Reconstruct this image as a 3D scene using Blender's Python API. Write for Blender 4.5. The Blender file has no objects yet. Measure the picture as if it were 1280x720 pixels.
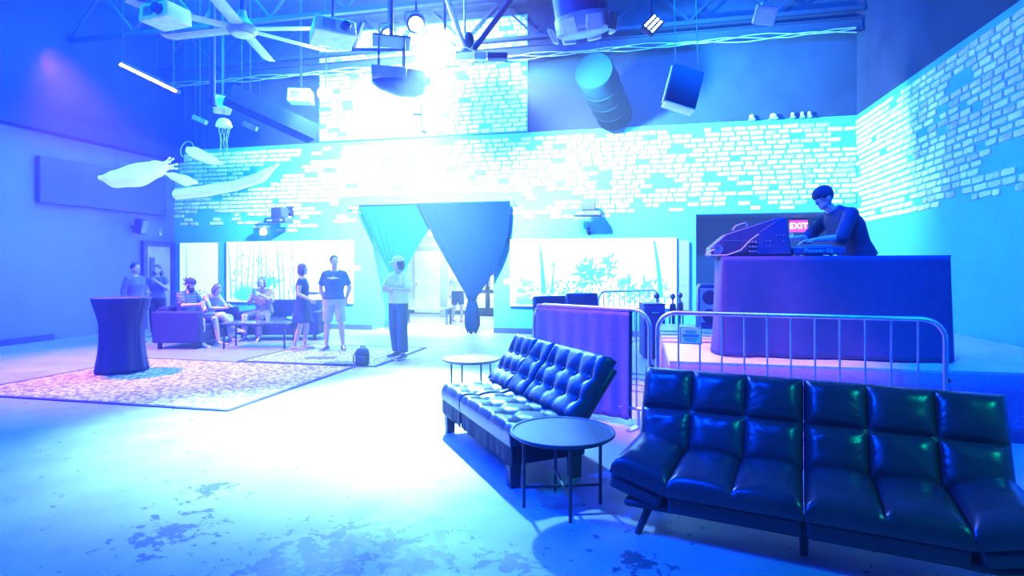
import bpy, bmesh, math, random
from mathutils import Vector, Matrix, noise
random.seed(7)
SC = bpy.context.scene
COL = SC.collection
PI = math.pi

# ------------------------------------------------------------------ camera
# world axes follow the room: +x along the back wall, +y towards it
CAM_H = 1.57
YAW = math.radians(12.6)
CA, SA = math.cos(YAW), math.sin(YAW)
FOC = 720.0
HOR = 334.0

def cw(X, Y, z=0.0):
    """a point X metres right of and Y metres ahead of the photographer"""
    return Vector((CA * X - SA * Y, SA * X + CA * Y, z))

def at(px, py, d):
    return cw((px - 640) * d / FOC, d, CAM_H - (py - HOR) * d / FOC)

def on_z(px, py, z=0.0):
    return at(px, py, (CAM_H - z) * FOC / (py - HOR))

def on_y(px, py, V):
    k = (px - 640) / FOC
    return at(px, py, V / (SA * k + CA))

cam_d = bpy.data.cameras.new('camera')
cam_d.sensor_width = 36
cam_d.lens = FOC / 1280 * 36
cam_d.shift_y = -(360 - HOR) / 1280
cam_d.clip_start = 0.05
cam_d.clip_end = 200
cam = bpy.data.objects.new('camera', cam_d)
COL.objects.link(cam)
cam.location = (0, 0, CAM_H)
cam.rotation_euler = (PI / 2, 0, YAW)
SC.camera = cam

# ------------------------------------------------------------------ world, light, exposure
SC.view_settings.view_transform = 'Standard'
SC.view_settings.look = 'None'
SC.view_settings.gamma = 1
SC.view_settings.use_curve_mapping = False
SC.view_settings.exposure = 1.0
w = bpy.data.worlds.new('club')
SC.world = w
w.use_nodes = True
bg = w.node_tree.nodes['Background']
bg.inputs[0].default_value = (0.0, 0.05, 1.0, 1)
bg.inputs[1].default_value = 1.0
# thin haze of the smoke machine fills the air
hz = w.node_tree.nodes.new('ShaderNodeVolumeScatter')
hz.inputs['Color'].default_value = (0.8, 0.9, 1.0, 1)
hz.inputs['Density'].default_value = 0.0075
hz.inputs['Anisotropy'].default_value = 0.2
w.node_tree.links.new(hz.outputs[0], w.node_tree.nodes['World Output'].inputs['Volume'])

def spot(name, loc, target, color, power, angle=60, blend=0.6, size=0.12):
    d = bpy.data.lights.new(name, 'SPOT')
    d.color = color
    d.energy = power
    d.spot_size = math.radians(angle)
    d.spot_blend = blend
    d.shadow_soft_size = size
    o = bpy.data.objects.new(name, d)
    COL.objects.link(o)
    o.location = loc
    o.rotation_euler = (Vector(target) - Vector(loc)).to_track_quat('-Z', 'Y').to_euler()
    return o

def point(name, loc, color, power, size=0.1):
    d = bpy.data.lights.new(name, 'POINT')
    d.color = color
    d.energy = power
    d.shadow_soft_size = size
    o = bpy.data.objects.new(name, d)
    COL.objects.link(o)
    o.location = loc
    return o

def area(name, loc, target, color, power, sx, sy):
    d = bpy.data.lights.new(name, 'AREA')
    d.shape = 'RECTANGLE'
    d.size = sx
    d.size_y = sy
    d.color = color
    d.energy = power
    o = bpy.data.objects.new(name, d)
    COL.objects.link(o)
    o.location = loc
    o.rotation_euler = (Vector(target) - Vector(loc)).to_track_quat('-Z', 'Y').to_euler()
    return o

CYAN = (0.45, 0.85, 1.0)
BLUE = (0.0, 0.045, 1.0)
# deep blue wash of the house lighting along the ceiling, plus added fills
area('blue_wash_front', (-8.2, 2.5, 7.4), (-7.0, 5.5, 0), BLUE, 3200, 4, 3)
area('blue_wash_back', (-7.5, 9.6, 7.5), (-7.5, 10.4, 0), BLUE, 5000, 7, 3)
spot('blue_wash_stage', (1.5, 4.6, 7.4), (1.9, 8.0, 1.0), BLUE, 9000, 58, 0.4, 0.3)
area('blue_fill_behind', (-7.0, -0.9, 4.0), (-6.0, 5.0, 1.0), BLUE, 300, 6, 3)  # unseen fill added behind the camera in place of ambient light
spot('blue_fill_couch', (-2.6, 0.8, 7.3), cw(0.1, 4.7, 0.3), (0.0, 0.03, 1.0), 6500, 34, 0.9, 0.3)  # fill without a fixture, added to turn the couch's dark sides bluer
# the strong centre rig: cold beams on the wall and on the dance floor
rig = at(545, 52, 9.6)
spot('rig_wall', rig, (-4.6, 13.3, 4.4), CYAN, 26000, 100, 0.9, 0.15)
spot('rig_floor', rig, on_z(455, 500), (0.36, 0.80, 1.0), 17000, 49, 0.9, 0.10)
spot('rig_couch', rig, cw(-0.1, 5.0, 0.5), (0.12, 0.50, 1.0), 4000, 21, 1.0, 0.10)
point('rig_glare', at(545, 58, 10.1), CYAN, 380, 0.2)
point('left_glare', at(406, 116, 11.8), (0.25, 0.85, 1.0), 260, 0.15)
spot('rig_back', at(402, 112, 12.0), (-7.0, 13.3, 2.2), CYAN, 1800, 130, 0.9, 0.12)
spot('rig_right', at(640, 95, 9.6), (1.5, 13.3, 3.4), CYAN, 4500, 90, 0.9, 0.15)
spot('rig_haze_beam', at(655, 90, 9.6), on_y(890, 108, 13.3), (0.0, 0.50, 1.0), 7000, 50, 1.0, 0.1)
# added fills without fixtures, tinting the dark upper wall blue
spot('blue_fill_upper_right', (1.0, 8.0, 5.9), (1.6, 13.3, 6.2), (0.0, 0.16, 1.0), 5000, 110, 1.0, 0.2)
spot('blue_fill_upper_left', (-8.0, 9.0, 5.9), (-9.0, 13.3, 6.2), (0.0, 0.07, 1.0), 3000, 110, 1.0, 0.2)
# magenta beam across the stage
spot('stage_magenta', (-2.6, 5.7, 7.5), (0.55, 6.6, 0.5), (0.85, 0.18, 0.98), 3000, 26, 0.5, 0.06)
# violet wash from the left corner
spot('violet_corner', at(60, 60, 9.0), at(200, 450, 9.5), (0.60, 0.15, 1.0), 2200, 80, 0.8, 0.2)
# green wash over the couch by the stage
spot('green_couch', (4.0, 0.8, 4.6), cw(1.9, 3.6, 0.4), (0.0, 0.50, 0.30), 520, 60, 0.8, 0.12)
# hall beyond the curtains
area('hall_lamps', (-5.0, 16.4, 2.9), (-5.0, 16.4, 0), (0.6, 0.85, 1.0), 260, 2.4, 2.4)

# ------------------------------------------------------------------ materials
MATS = {}

def mat(name, col, rough=0.6, metal=0.0, var=0.12, scale=8.0, bump=0.0, bscale=60.0,
        emit=None, estr=0.0, spec=0.5, trans=0.0, coat=0.0, sheen=0.0):
    if name in MATS:
        return MATS[name]
    m = bpy.data.materials.new(name)
    m.use_nodes = True
    nt = m.node_tree
    b = nt.nodes['Principled BSDF']
    tc = nt.nodes.new('ShaderNodeTexCoord')
    n = nt.nodes.new('ShaderNodeTexNoise')
    n.inputs['Scale'].default_value = scale
    n.inputs['Detail'].default_value = 4
    nt.links.new(tc.outputs['Object'], n.inputs['Vector'])
    r = nt.nodes.new('ShaderNodeValToRGB')
    r.color_ramp.elements[0].position = 0.3
    r.color_ramp.elements[1].position = 0.7
    r.color_ramp.elements[0].color = tuple(c * (1 - var) for c in col) + (1,)
    r.color_ramp.elements[1].color = tuple(min(1, c * (1 + var)) for c in col) + (1,)
    nt.links.new(n.outputs['Fac'], r.inputs['Fac'])
    nt.links.new(r.outputs['Color'], b.inputs['Base Color'])
    b.inputs['Roughness'].default_value = rough
    b.inputs['Metallic'].default_value = metal
    b.inputs['Specular IOR Level'].default_value = spec
    b.inputs['Transmission Weight'].default_value = trans
    b.inputs['Coat Weight'].default_value = coat
    b.inputs['Sheen Weight'].default_value = sheen
    if emit:
        b.inputs['Emission Color'].default_value = tuple(emit) + (1,)
        b.inputs['Emission Strength'].default_value = estr
    if bump:
        n2 = nt.nodes.new('ShaderNodeTexNoise')
        n2.inputs['Scale'].default_value = bscale
        n2.inputs['Detail'].default_value = 3
        nt.links.new(tc.outputs['Object'], n2.inputs['Vector'])
        bp = nt.nodes.new('ShaderNodeBump')
        bp.inputs['Strength'].default_value = bump
        bp.inputs['Distance'].default_value = 0.01
        nt.links.new(n2.outputs['Fac'], bp.inputs['Height'])
        nt.links.new(bp.outputs['Normal'], b.inputs['Normal'])
    MATS[name] = m
    return m

# ------------------------------------------------------------------ mesh building
class MB:
    def __init__(s):
        s.v = []
        s.f = []

    def add(s, verts, faces, M=None):
        k = len(s.v)
        if M is not None:
            verts = [M @ Vector(p) for p in verts]
        s.v += [tuple(p) for p in verts]
        s.f += [tuple(i + k for i in f) for f in faces]
        return s

    def box(s, c, size, rz=0.0, M=None, top=None):
        """box about centre c; top=(sx,sy) scales the upper face"""
        hx, hy, hz = size[0] / 2, size[1] / 2, size[2] / 2
        tx, ty = top or (1, 1)
        vs = [(-hx, -hy, -hz), (hx, -hy, -hz), (hx, hy, -hz), (-hx, hy, -hz),
              (-hx * tx, -hy * ty, hz), (hx * tx, -hy * ty, hz), (hx * tx, hy * ty, hz), (-hx * tx, hy * ty, hz)]
        T = Matrix.Translation(c) @ (M if M is not None else Matrix.Rotation(rz, 4, 'Z'))
        return s.add(vs, [(3, 2, 1, 0), (4, 5, 6, 7), (0, 1, 5, 4), (1, 2, 6, 5), (2, 3, 7, 6), (3, 0, 4, 7)], T)

    def bar(s, p1, p2, wx, wz):
        """square bar between two points"""
        p1, p2 = Vector(p1), Vector(p2)
        d = p2 - p1
        q = d.to_track_quat('Z', 'Y').to_matrix().to_4x4()
        return s.box((p1 + p2) / 2, (wx, wz, d.length), M=q)

    def tube(s, path, r, n=8, cap=True, closed=False):
        path = [Vector(p) for p in path]
        m = len(path)
        rs = r if isinstance(r, (list, tuple)) else [r] * m
        vs, fs = [], []
        prev = None
        for i, p in enumerate(path):
            if closed:
                t = path[(i + 1) % m] - path[i - 1]
            else:
                t = path[min(i + 1, m - 1)] - path[max(i - 1, 0)]
            t.normalize()
            if prev is None:
                a = Vector((0, 0, 1)) if abs(t.z) < 0.9 else Vector((1, 0, 0))
                x = t.cross(a).normalized()
            else:
                x = (prev - t * prev.dot(t)).normalized()
            prev = x
            y = t.cross(x)
            for k in range(n):
                a = 2 * PI * k / n
                vs.append(p + (x * math.cos(a) + y * math.sin(a)) * rs[i])
        for i in range(m if closed else m - 1):
            j = (i + 1) % m
            for k in range(n):
                k2 = (k + 1) % n
                fs.append((i * n + k, i * n + k2, j * n + k2, j * n + k))
        if cap and not closed:
            fs.append(tuple(range(n - 1, -1, -1)))
            fs.append(tuple((m - 1) * n + k for k in range(n)))
        return s.add(vs, fs)

    def lathe(s, prof, n=24, c=(0, 0, 0), M=None):
        """profile of (radius, z); closed at both ends"""
        vs, fs = [], []
        for r, z in prof:
            for k in range(n):
                a = 2 * PI * k / n
                vs.append((r * math.cos(a), r * math.sin(a), z))
        for i in range(len(prof) - 1):
            for k in range(n):
                k2 = (k + 1) % n
                fs.append((i * n + k, i * n + k2, (i + 1) * n + k2, (i + 1) * n + k))
        fs.append(tuple(range(n - 1, -1, -1)))
        fs.append(tuple((len(prof) - 1) * n + k for k in range(n)))
        return s.add(vs, fs, Matrix.Translation(c) @ (M if M is not None else Matrix.Identity(4)))

    def ball(s, c, rad, nu=14, nv=10, M=None):
        rx, ry, rz = rad if isinstance(rad, (list, tuple)) else (rad,) * 3
        vs = [(0, 0, -rz)]
        for j in range(1, nv):
            t = -PI / 2 + PI * j / nv
            for k in range(nu):
                a = 2 * PI * k / nu
                vs.append((rx * math.cos(t) * math.cos(a), ry * math.cos(t) * math.sin(a), rz * math.sin(t)))
        vs.append((0, 0, rz))
        fs = []
        for k in range(nu):
            k2 = (k + 1) % nu
            fs.append((0, 1 + k2, 1 + k))
            for j in range(nv - 2):
                a, b = 1 + j * nu, 1 + (j + 1) * nu
                fs.append((a + k, a + k2, b + k2, b + k))
            a = 1 + (nv - 2) * nu
            fs.append((a + k, a + k2, len(vs) - 1))
        return s.add(vs, fs, Matrix.Translation(c) @ (M if M is not None else Matrix.Identity(4)))

    def loft(s, rings):
        """rings of equal length, capped"""
        n = len(rings[0])
        vs = [p for r in rings for p in r]
        fs = []
        for i in range(len(rings) - 1):
            for k in range(n):
                k2 = (k + 1) % n
                fs.append((i * n + k, i * n + k2, (i + 1) * n + k2, (i + 1) * n + k))
        fs.append(tuple(range(n - 1, -1, -1)))
        fs.append(tuple((len(rings) - 1) * n + k for k in range(n)))
        return s.add(vs, fs)

    def prism(s, poly, axis, a, b):
        """polygon extruded from a to b along axis ('x','y','z'); poly gives the other two coordinates in order"""
        def mk(p, t):
            return {'x': (t, p[0], p[1]), 'y': (p[0], t, p[1]), 'z': (p[0], p[1], t)}[axis]
        n = len(poly)
        vs = [mk(p, a) for p in poly] + [mk(p, b) for p in poly]
        fs = [tuple(range(n - 1, -1, -1)), tuple(range(n, 2 * n))]
        for k in range(n):
            k2 = (k + 1) % n
            fs.append((k, k2, n + k2, n + k))
        return s.add(vs, fs)

    def grid(s, fn, nu, nv, flip=False):
        vs = [fn(i / nu, j / nv) for j in range(nv + 1) for i in range(nu + 1)]
        fs = []
        for j in range(nv):
            for i in range(nu):
                a = j * (nu + 1) + i
                q = (a, a + 1, a + nu + 2, a + nu + 1)
                fs.append(q[::-1] if flip else q)
        return s.add(vs, fs)

    def mesh(s, name, smooth=None, fix=True):
        me = bpy.data.meshes.new(name)
        me.from_pydata(s.v, [], s.f)
        if fix:
            bm = bmesh.new()
            bm.from_mesh(me)
            bmesh.ops.recalc_face_normals(bm, faces=bm.faces)
            bm.to_mesh(me)
            bm.free()
        if smooth:
            me.shade_smooth()
            me.set_sharp_from_angle(angle=math.radians(smooth))
        me.update()
        return me

    def build(s, name, m, parent=None, smooth=35, bevel=0.0, solid=0.0, fix=True, seg=2):
        o = bpy.data.objects.new(name, s.mesh(name, smooth, fix))
        o.data.materials.append(m)
        COL.objects.link(o)
        if parent is not None:
            o.parent = parent
        if solid:
            md = o.modifiers.new('thick', 'SOLIDIFY')
            md.thickness = solid
            md.offset = 0
        if bevel:
            md = o.modifiers.new('bevel', 'BEVEL')
            md.width = bevel
            md.segments = seg
            md.limit_method = 'ANGLE'
            md.angle_limit = math.radians(40)
        return o

def tag(o, label, cat, group=None):
    o['label'] = label
    o['category'] = cat
    if group:
        o['group'] = group
    return o

def struct(o):
    o['kind'] = 'structure'
    return o

def thing(name, label, cat, loc=(0, 0, 0), rz=0.0, group=None):
    o = bpy.data.objects.new(name, None)
    o.empty_display_size = 0.1
    COL.objects.link(o)
    o.location = loc
    o.rotation_euler = (0, 0, rz)
    return tag(o, label, cat, group)

def copy_tree(o, parent=None):
    c = o.copy()
    COL.objects.link(c)
    c.parent = parent
    for ch in list(o.children):
        copy_tree(ch, c)
    return c

def text_obj(name, s, size, extrude, m, parent, M):
    cu = bpy.data.curves.new(name, 'FONT')
    cu.body = s
    cu.size = size
    cu.extrude = extrude
    cu.offset = size * .015
    cu.space_character = 1.12
    cu.align_x = 'CENTER'
    cu.align_y = 'CENTER'
    t = bpy.data.objects.new(name + '_text', cu)
    COL.objects.link(t)
    dg = bpy.context.evaluated_depsgraph_get()
    me = bpy.data.meshes.new_from_object(t.evaluated_get(dg))
    bpy.data.objects.remove(t)
    me.transform(M)
    o = bpy.data.objects.new(name, me)
    me.materials.clear()
    me.materials.append(m)
    COL.objects.link(o)
    o.parent = parent
    return o

def arc(c, r, a0, a1, n, plane='xz'):
    out = []
    for i in range(n + 1):
        a = a0 + (a1 - a0) * i / n
        u, v = r * math.cos(a), r * math.sin(a)
        out.append(Vector((c[0] + u, c[1], c[2] + v)) if plane == 'xz' else Vector((c[0] + u, c[1] + v, c[2])))
    return out

# palette
M_black = mat('black_leather', (0.030, 0.032, 0.036), 0.34, var=0.2, scale=5, bump=0.12, bscale=160)
M_leather2 = mat('dark_leather', (0.030, 0.033, 0.036), 0.27, var=0.2, scale=4, bump=0.10, bscale=120)
M_blackmetal = mat('black_metal', (0.03, 0.03, 0.034), 0.35, 0.2)
M_steel = mat('galvanised_steel', (0.55, 0.57, 0.60), 0.35, 0.9, var=0.1)
M_wood_dark = mat('dark_wood', (0.035, 0.028, 0.025), 0.5, scale=12)
M_white = mat('white_plastic', (0.78, 0.80, 0.82), 0.45)
M_dark = mat('dark_plastic', (0.035, 0.037, 0.045), 0.5)
M_grey = mat('grey_plastic', (0.25, 0.26, 0.28), 0.5)
M_lens = mat('lens_glass', (0.02, 0.02, 0.03), 0.08, spec=0.8)
# ------------------------------------------------------------------ the room
WV = 13.3            # back wall plane
WL, WR = -12.4, 4.4  # left and right walls
ZT = 4.74            # top of the brickwork
ZC = 7.7             # ceiling
OPL, OPR, OPZ = -6.55, -3.42, 3.05    # opening behind the curtains
RCL, RCZ = 1.19, 2.74                 # alcove at the right

def floor_material():
    m = bpy.data.materials.new('worn_painted_concrete')
    m.use_nodes = True
    nt = m.node_tree
    b = nt.nodes['Principled BSDF']
    L = nt.links.new
    tc = nt.nodes.new('ShaderNodeTexCoord')
    def nz(scale, detail=6, rough=0.6, dist=0.0):
        n = nt.nodes.new('ShaderNodeTexNoise')
        n.inputs['Scale'].default_value = scale
        n.inputs['Detail'].default_value = detail
        n.inputs['Roughness'].default_value = rough
        n.inputs['Distortion'].default_value = dist
        L(tc.outputs['Object'], n.inputs['Vector'])
        return n.outputs['Fac']
    def ramp(inp, p0, p1, c0, c1):
        r = nt.nodes.new('ShaderNodeValToRGB')
        r.color_ramp.elements[0].position = p0
        r.color_ramp.elements[1].position = p1
        r.color_ramp.elements[0].color = c0
        r.color_ramp.elements[1].color = c1
        L(inp, r.inputs['Fac'])
        return r.outputs['Color']
    def mth(op, a, bb):
        n = nt.nodes.new('ShaderNodeMath')
        n.operation = op
        for i, x in enumerate((a, bb)):
            if isinstance(x, (int, float)):
                n.inputs[i].default_value = x
            else:
                L(x, n.inputs[i])
        return n.outputs[0]
    W1, K1 = (1, 1, 1, 1), (0, 0, 0, 1)
    base = ramp(nz(2.2), 0.3, 0.7, (0.24, 0.25, 0.255, 1), (0.33, 0.335, 0.34, 1))
    # islands of flaked coating: fine noise gathered where a broad noise is high and in two worn traffic areas
    def blob(c, r):
        vm = nt.nodes.new('ShaderNodeVectorMath')
        vm.operation = 'DISTANCE'
        vm.inputs[1].default_value = c
        L(tc.outputs['Object'], vm.inputs[0])
        mr = nt.nodes.new('ShaderNodeMapRange')
        mr.inputs['From Min'].default_value = 0
        mr.inputs['From Max'].default_value = r
        mr.inputs['To Min'].default_value = 1
        mr.inputs['To Max'].default_value = 0
        L(vm.outputs['Value'], mr.inputs['Value'])
        return mr.outputs[0]
    g = None
    for px, py, r in FLAKES:
        p = on_z(px, py)
        bb = blob((p.x, p.y, 0), r)
        g = bb if g is None else mth('MAXIMUM', g, bb)
    fine = nz(9.0, 9, 0.68, 0.2)
    worn = mth('ADD', mth('MULTIPLY', g, 0.20), fine)
    f1 = ramp(worn, 0.625, 0.640, K1, W1)
    chips = ramp(nz(17, 5, 0.6), 0.685, 0.695, K1, W1)
    mx = nt.nodes.new('ShaderNodeMix')
    mx.data_type = 'RGBA'
    L(mth('MAXIMUM', f1, mth('MULTIPLY', chips, 0.8)), mx.inputs['Factor'])
    L(base, mx.inputs['A'])
    mx.inputs['B'].default_value = (0.075, 0.08, 0.085, 1)
    L(mx.outputs['Result'], b.inputs['Base Color'])
    rr = ramp(nz(3), 0.3, 0.7, (0.38,) * 3 + (1,), (0.6,) * 3 + (1,))
    L(rr, b.inputs['Roughness'])
    bp = nt.nodes.new('ShaderNodeBump')
    bp.inputs['Strength'].default_value = 0.2
    bp.inputs['Distance'].default_value = 0.004
    L(mth('SUBTRACT', 1.0, f1), bp.inputs['Height'])
    L(bp.outputs['Normal'], b.inputs['Normal'])
    return m

FLAKES = [(425, 690, 0.70), (350, 705, 0.42), (520, 695, 0.48), (215, 665, 0.42), (640, 705, 0.26), (260, 612, 0.26), (800, 705, 0.22)]
o = MB().box((-4, 8.5, -0.1), (16.8 + 2, 24, 0.2)).build('floor', floor_material())
struct(o)

M_wall = mat('cyan_lit_wall', (0.055, 0.40, 0.42), 0.8, var=0.06, scale=3, bump=0.1, bscale=40)  # cyan cast of the light put into the base colour
M_navy = mat('navy_paint', (0.014, 0.022, 0.040), 0.85, var=0.25, scale=2)
M_base = mat('dark_skirting', (0.04, 0.05, 0.07), 0.5)
M_left = mat('left_wall_paint', (0.16, 0.18, 0.22), 0.8, var=0.06, scale=2)

def wallbox(mb, x0, x1, y0, y1, z0, z1):
    mb.box(((x0 + x1) / 2, (y0 + y1) / 2, (z0 + z1) / 2), (x1 - x0, y1 - y0, z1 - z0))

mb = MB()
wallbox(mb, WL - .3, OPL, WV, WV + .3, 0, ZT)
wallbox(mb, OPL, OPR, WV, WV + .3, OPZ, ZT)
wallbox(mb, OPR, RCL, WV, WV + .3, 0, ZT)
wallbox(mb, RCL, WR, WV, WV + .3, RCZ, ZT)
wall_back = struct(mb.build('wall_back', M_wall, smooth=None))
# dark painted upper wall, with the taller light section in the middle
UPL, UPR, UPZ = on_y(400, 150, WV).x, on_y(660, 150, WV).x, on_y(660, 18, WV).z
mb = MB()
wallbox(mb, WL - .3, UPL, WV, WV + .3, ZT, ZC)
wallbox(mb, UPR, WR, WV, WV + .3, ZT, ZC)
wallbox(mb, UPL, UPR, WV, WV + .3, UPZ, ZC)
struct(mb.build('wall_back_upper', M_navy, smooth=None))
mb = MB()
wallbox(mb, UPL, UPR, WV - .04, WV + .3, ZT + .02, UPZ - .01)
wall_upper = struct(mb.build('wall_raised_section', M_wall, smooth=None))
# alcove behind the stage
M_alc = mat('alcove_paint', (0.12, 0.13, 0.15), 0.8, var=0.05, scale=2)
mb = MB()
wallbox(mb, RCL - .3, WR, WV + 1.5, WV + 1.7, 0, RCZ + .3)
wallbox(mb, RCL - .3, RCL, WV + .3, WV + 1.5, 0, RCZ)
struct(mb.build('wall_alcove', M_alc, smooth=None))
mb = MB()
wallbox(mb, RCL, WR, WV + .3, WV + 1.5, RCZ, RCZ + .2)
struct(mb.build('ceiling_alcove', M_alc, smooth=None))
# left and right walls
mb = MB()
wallbox(mb, WL - .3, WL, -1.0, WV, 0, ZT)
wall_left = struct(mb.build('wall_left', M_left, smooth=None))
mb = MB()
wallbox(mb, WL - .3, WL, -1.0, WV, ZT, ZC)
struct(mb.build('wall_left_upper', M_navy, smooth=None))
mb = MB()
wallbox(mb, WL, WL + .34, -1.0, WV, 4.42, 4.78)
struct(mb.build('trim_1', M_navy, smooth=None))
mb = MB()
wallbox(mb, WR, WR + .3, -1.0, WV + 1.7, 0, ZT)
wall_right = struct(mb.build('wall_right', M_wall, smooth=None))
mb = MB()
wallbox(mb, WR, WR + .3, -1.0, WV + .3, ZT, ZC)
struct(mb.build('wall_right_upper', M_navy, smooth=None))
mb = MB()
wallbox(mb, WL - .3, WR + .3, -1.0, WV + .3, ZC, ZC + .2)
struct(mb.build('ceiling', M_navy, smooth=None))
# skirting
mb = MB()
wallbox(mb, WL, OPL, WV - .02, WV, 0, .13)
wallbox(mb, OPR, RCL, WV - .02, WV, 0, .13)
struct(mb.build('baseboard_back', M_base, smooth=None))
mb = MB()
wallbox(mb, WL, WL + .02, -1.0, 10.0, 0, .13)
struct(mb.build('baseboard_left', M_base, smooth=None))

# ---- bricks: projected brick image built as solid pieces, its tones in their colours
M_brick = [mat('projected_brick_bright', (0.80, 0.82, 0.82), 0.8, var=0.10, scale=14, bump=0.5, bscale=40),
           mat('projected_brick_pale', (0.66, 0.69, 0.70), 0.8, var=0.14, scale=14, bump=0.5, bscale=40),
           mat('projected_brick_dim', (0.52, 0.56, 0.57), 0.8, var=0.2, scale=14, bump=0.5, bscale=40)]
BL, BH, RP = 0.285, 0.096, 0.1085
rb = random.Random(3)
def brick_mesh(i):
    n = 12
    out = []
    hx, hz = BL / 2 * rb.uniform(.92, 1.0), BH / 2 * rb.uniform(.86, 1.0)
    for k in range(n):
        a = 2 * PI * (k + .5) / n
        c, s = math.cos(a), math.sin(a)
        x = hx * math.copysign(abs(c) ** .18, c) * rb.uniform(.90, 1.03)
        z = hz * math.copysign(abs(s) ** .25, s) * rb.uniform(.78, 1.06)
        out.append((x, z))
    d = rb.uniform(.016, .026)
    mb = MB()
    mb.loft([[(x, .004, z) for x, z in out], [(x, -d * .55, z) for x, z in out],
             [(x * .95, -d, z * .84) for x, z in out]])
    me = mb.mesh('brick', 50)
    me.materials.append(M_brick[(0, 0, 1, 0, 1, 2)[i % 6]])
    return me
BRICKS = [brick_mesh(i) for i in range(12)]

def brick_spots(x0, x1, z0, z1, keep):
    out = []
    row = 0
    z = z0 + RP / 2
    while z + BH / 2 < z1:
        x = x0 + rb.uniform(.0, .02)
        while x < x1 - .08:
            l = min(rb.choice((.17, .24, .27, .29, .31, .34)) * rb.uniform(.95, 1.05), x1 - x)
            if x1 - x - l < .1:
                l = x1 - x
            if keep(x + l / 2, z):
                out.append((x + l / 2, z + rb.uniform(-.004, .004), (l - .016) / BL))
            x += l
        z += RP
        row += 1
    return out

def lay_bricks(parent, spots, to_world, limit):
    """the first spots as single bricks, the rest joined"""
    rest = MB()
    mats_rest = []
    for i, (x, z, kx) in enumerate(spots):
        me = rb.choice(BRICKS)
        M = to_world(x, z) @ Matrix.Diagonal((kx, 1, 1, 1))
        if i < limit:
            o = bpy.data.objects.new('brick', me)
            COL.objects.link(o)
            o.matrix_world = M
            o.parent = parent
        else:
            k = M_brick.index(me.materials[0])
            nf = len(me.polygons)
            rest.add([v.co for v in me.vertices], [tuple(p.vertices) for p in me.polygons], M)
            mats_rest += [k] * nf
    if rest.v:
        o = rest.build('brickwork', M_brick[0], parent, smooth=50, fix=False)
        o.data.materials.append(M_brick[1])
        o.data.materials.append(M_brick[2])
        for p, k in zip(o.data.polygons, mats_rest):
            p.material_index = k
        o['kind'] = 'stuff'

def keep_main(x, z):
    n = noise.noise(Vector((x * .55, 3.1, z * 1.1)))
    n2 = noise.noise(Vector((x * 1.7, 7.7, z * 3.0)))
    lim = 0.34
    low = 2.62 + .28 * noise.noise(Vector((x * .8, 1.3, 0)))
    if z < low:
        return False
    if z < low + .35 and rb.random() < .45:
        return False
    if n + .6 * n2 > lim and rb.random() < .8:
        return False
    if x > RCL - .25 and z < RCZ + .06:
        return False
    if OPL - .1 < x < OPR + .1 and z < OPZ + .25:
        return False
    return rb.random() > .06
sp = brick_spots(WL, WR, 2.36, ZT, keep_main)
sp.sort(key=lambda p: -p[0])
lay_bricks(wall_back, sp, lambda x, z: Matrix.Translation((x, WV, z)), 300)
sp = brick_spots(UPL, UPR, ZT + .03, UPZ, lambda x, z: rb.random() > .1)
sp.sort(key=lambda p: -p[0])
lay_bricks(wall_upper, sp, lambda x, z: Matrix.Translation((x, WV - .04, z)), 200)
def keep_r(y, z):
    return noise.noise(Vector((y * .6, 9.0, z * 1.2))) < .32 and rb.random() > .06 and z > 2.5 + .2 * noise.noise(Vector((y, 0, 4)))
sp = brick_spots(3.0, WV, 2.36, ZT, keep_r)
sp.sort(key=lambda p: -p[0])
RZ90 = Matrix.Rotation(-PI / 2, 4, 'Z')
lay_bricks(wall_right, sp, lambda y, z: Matrix.Translation((WR, y, z)) @ RZ90, 240)

# ---- hall beyond the curtains
M_hall = mat('hall_wall_paint', (0.72, 0.74, 0.75), 0.8, var=0.04)
HB = 18.4
mb = MB()
wallbox(mb, -9.6, -2.6, HB, HB + .2, 0, 3.2)
struct(mb.build('wall_hall_back', M_hall, smooth=None))
mb = MB()
wallbox(mb, OPL - .25, OPL, WV + .3, 15.6, 0, 3.2)
struct(mb.build('wall_hall_left', M_wall, smooth=None))
mb = MB()
wallbox(mb, -2.6, -2.4, WV + .3, HB, 0, 3.2)
struct(mb.build('wall_hall_right', M_hall, smooth=None))
mb = MB()
wallbox(mb, -9.8, -9.6, WV + .3, HB, 0, 3.2)
struct(mb.build('wall_hall_far_left', M_hall, smooth=None))
mb = MB()
wallbox(mb, -9.8, -2.4, WV + .3, HB + .2, 3.2, 3.3)
struct(mb.build('ceiling_hall', M_hall, smooth=None))
p = on_y(518, 312, 17.2)
q = on_y(640, 312, 17.2)
mb = MB()
wallbox(mb, p.x - .1, -2.6, 17.15, 17.35, p.z - .05, p.z + .1)
struct(mb.build('trim_2', M_grey, smooth=None))
mb = MB()
for xx in (on_y(554, 350, 17.2).x,):
    wallbox(mb, xx - .09, xx + .09, 17.15, 17.35, 0, p.z - .05)
struct(mb.build('trim_3', mat('pillar_paint', (.30, .34, .38), .6), smooth=None))
mb = MB()
wallbox(mb, -9.6, on_y(600, 390, HB).x, HB - .02, HB, 0, .13)
struct(mb.build('baseboard_hall', M_base, smooth=None))
# door leaf in the hall
a, b_ = on_y(519, 320, HB), on_y(550, 320, HB)
d = struct(MB().box(((a.x + b_.x) / 2, HB - .03, 1.08), (b_.x - a.x, .06, 2.1)).build('door_2', mat('white_door', (.8, .82, .83), .5), bevel=.005))
MB().lathe([(.03, 0), (.03, .05), (.045, .06), (.045, .1), (.02, .12)], 12, M=Matrix.Translation((a.x + .12, HB - .06, 1.0)) @ Matrix.Rotation(PI / 2, 4, 'X')).build('door_knob', M_steel, d)
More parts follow.
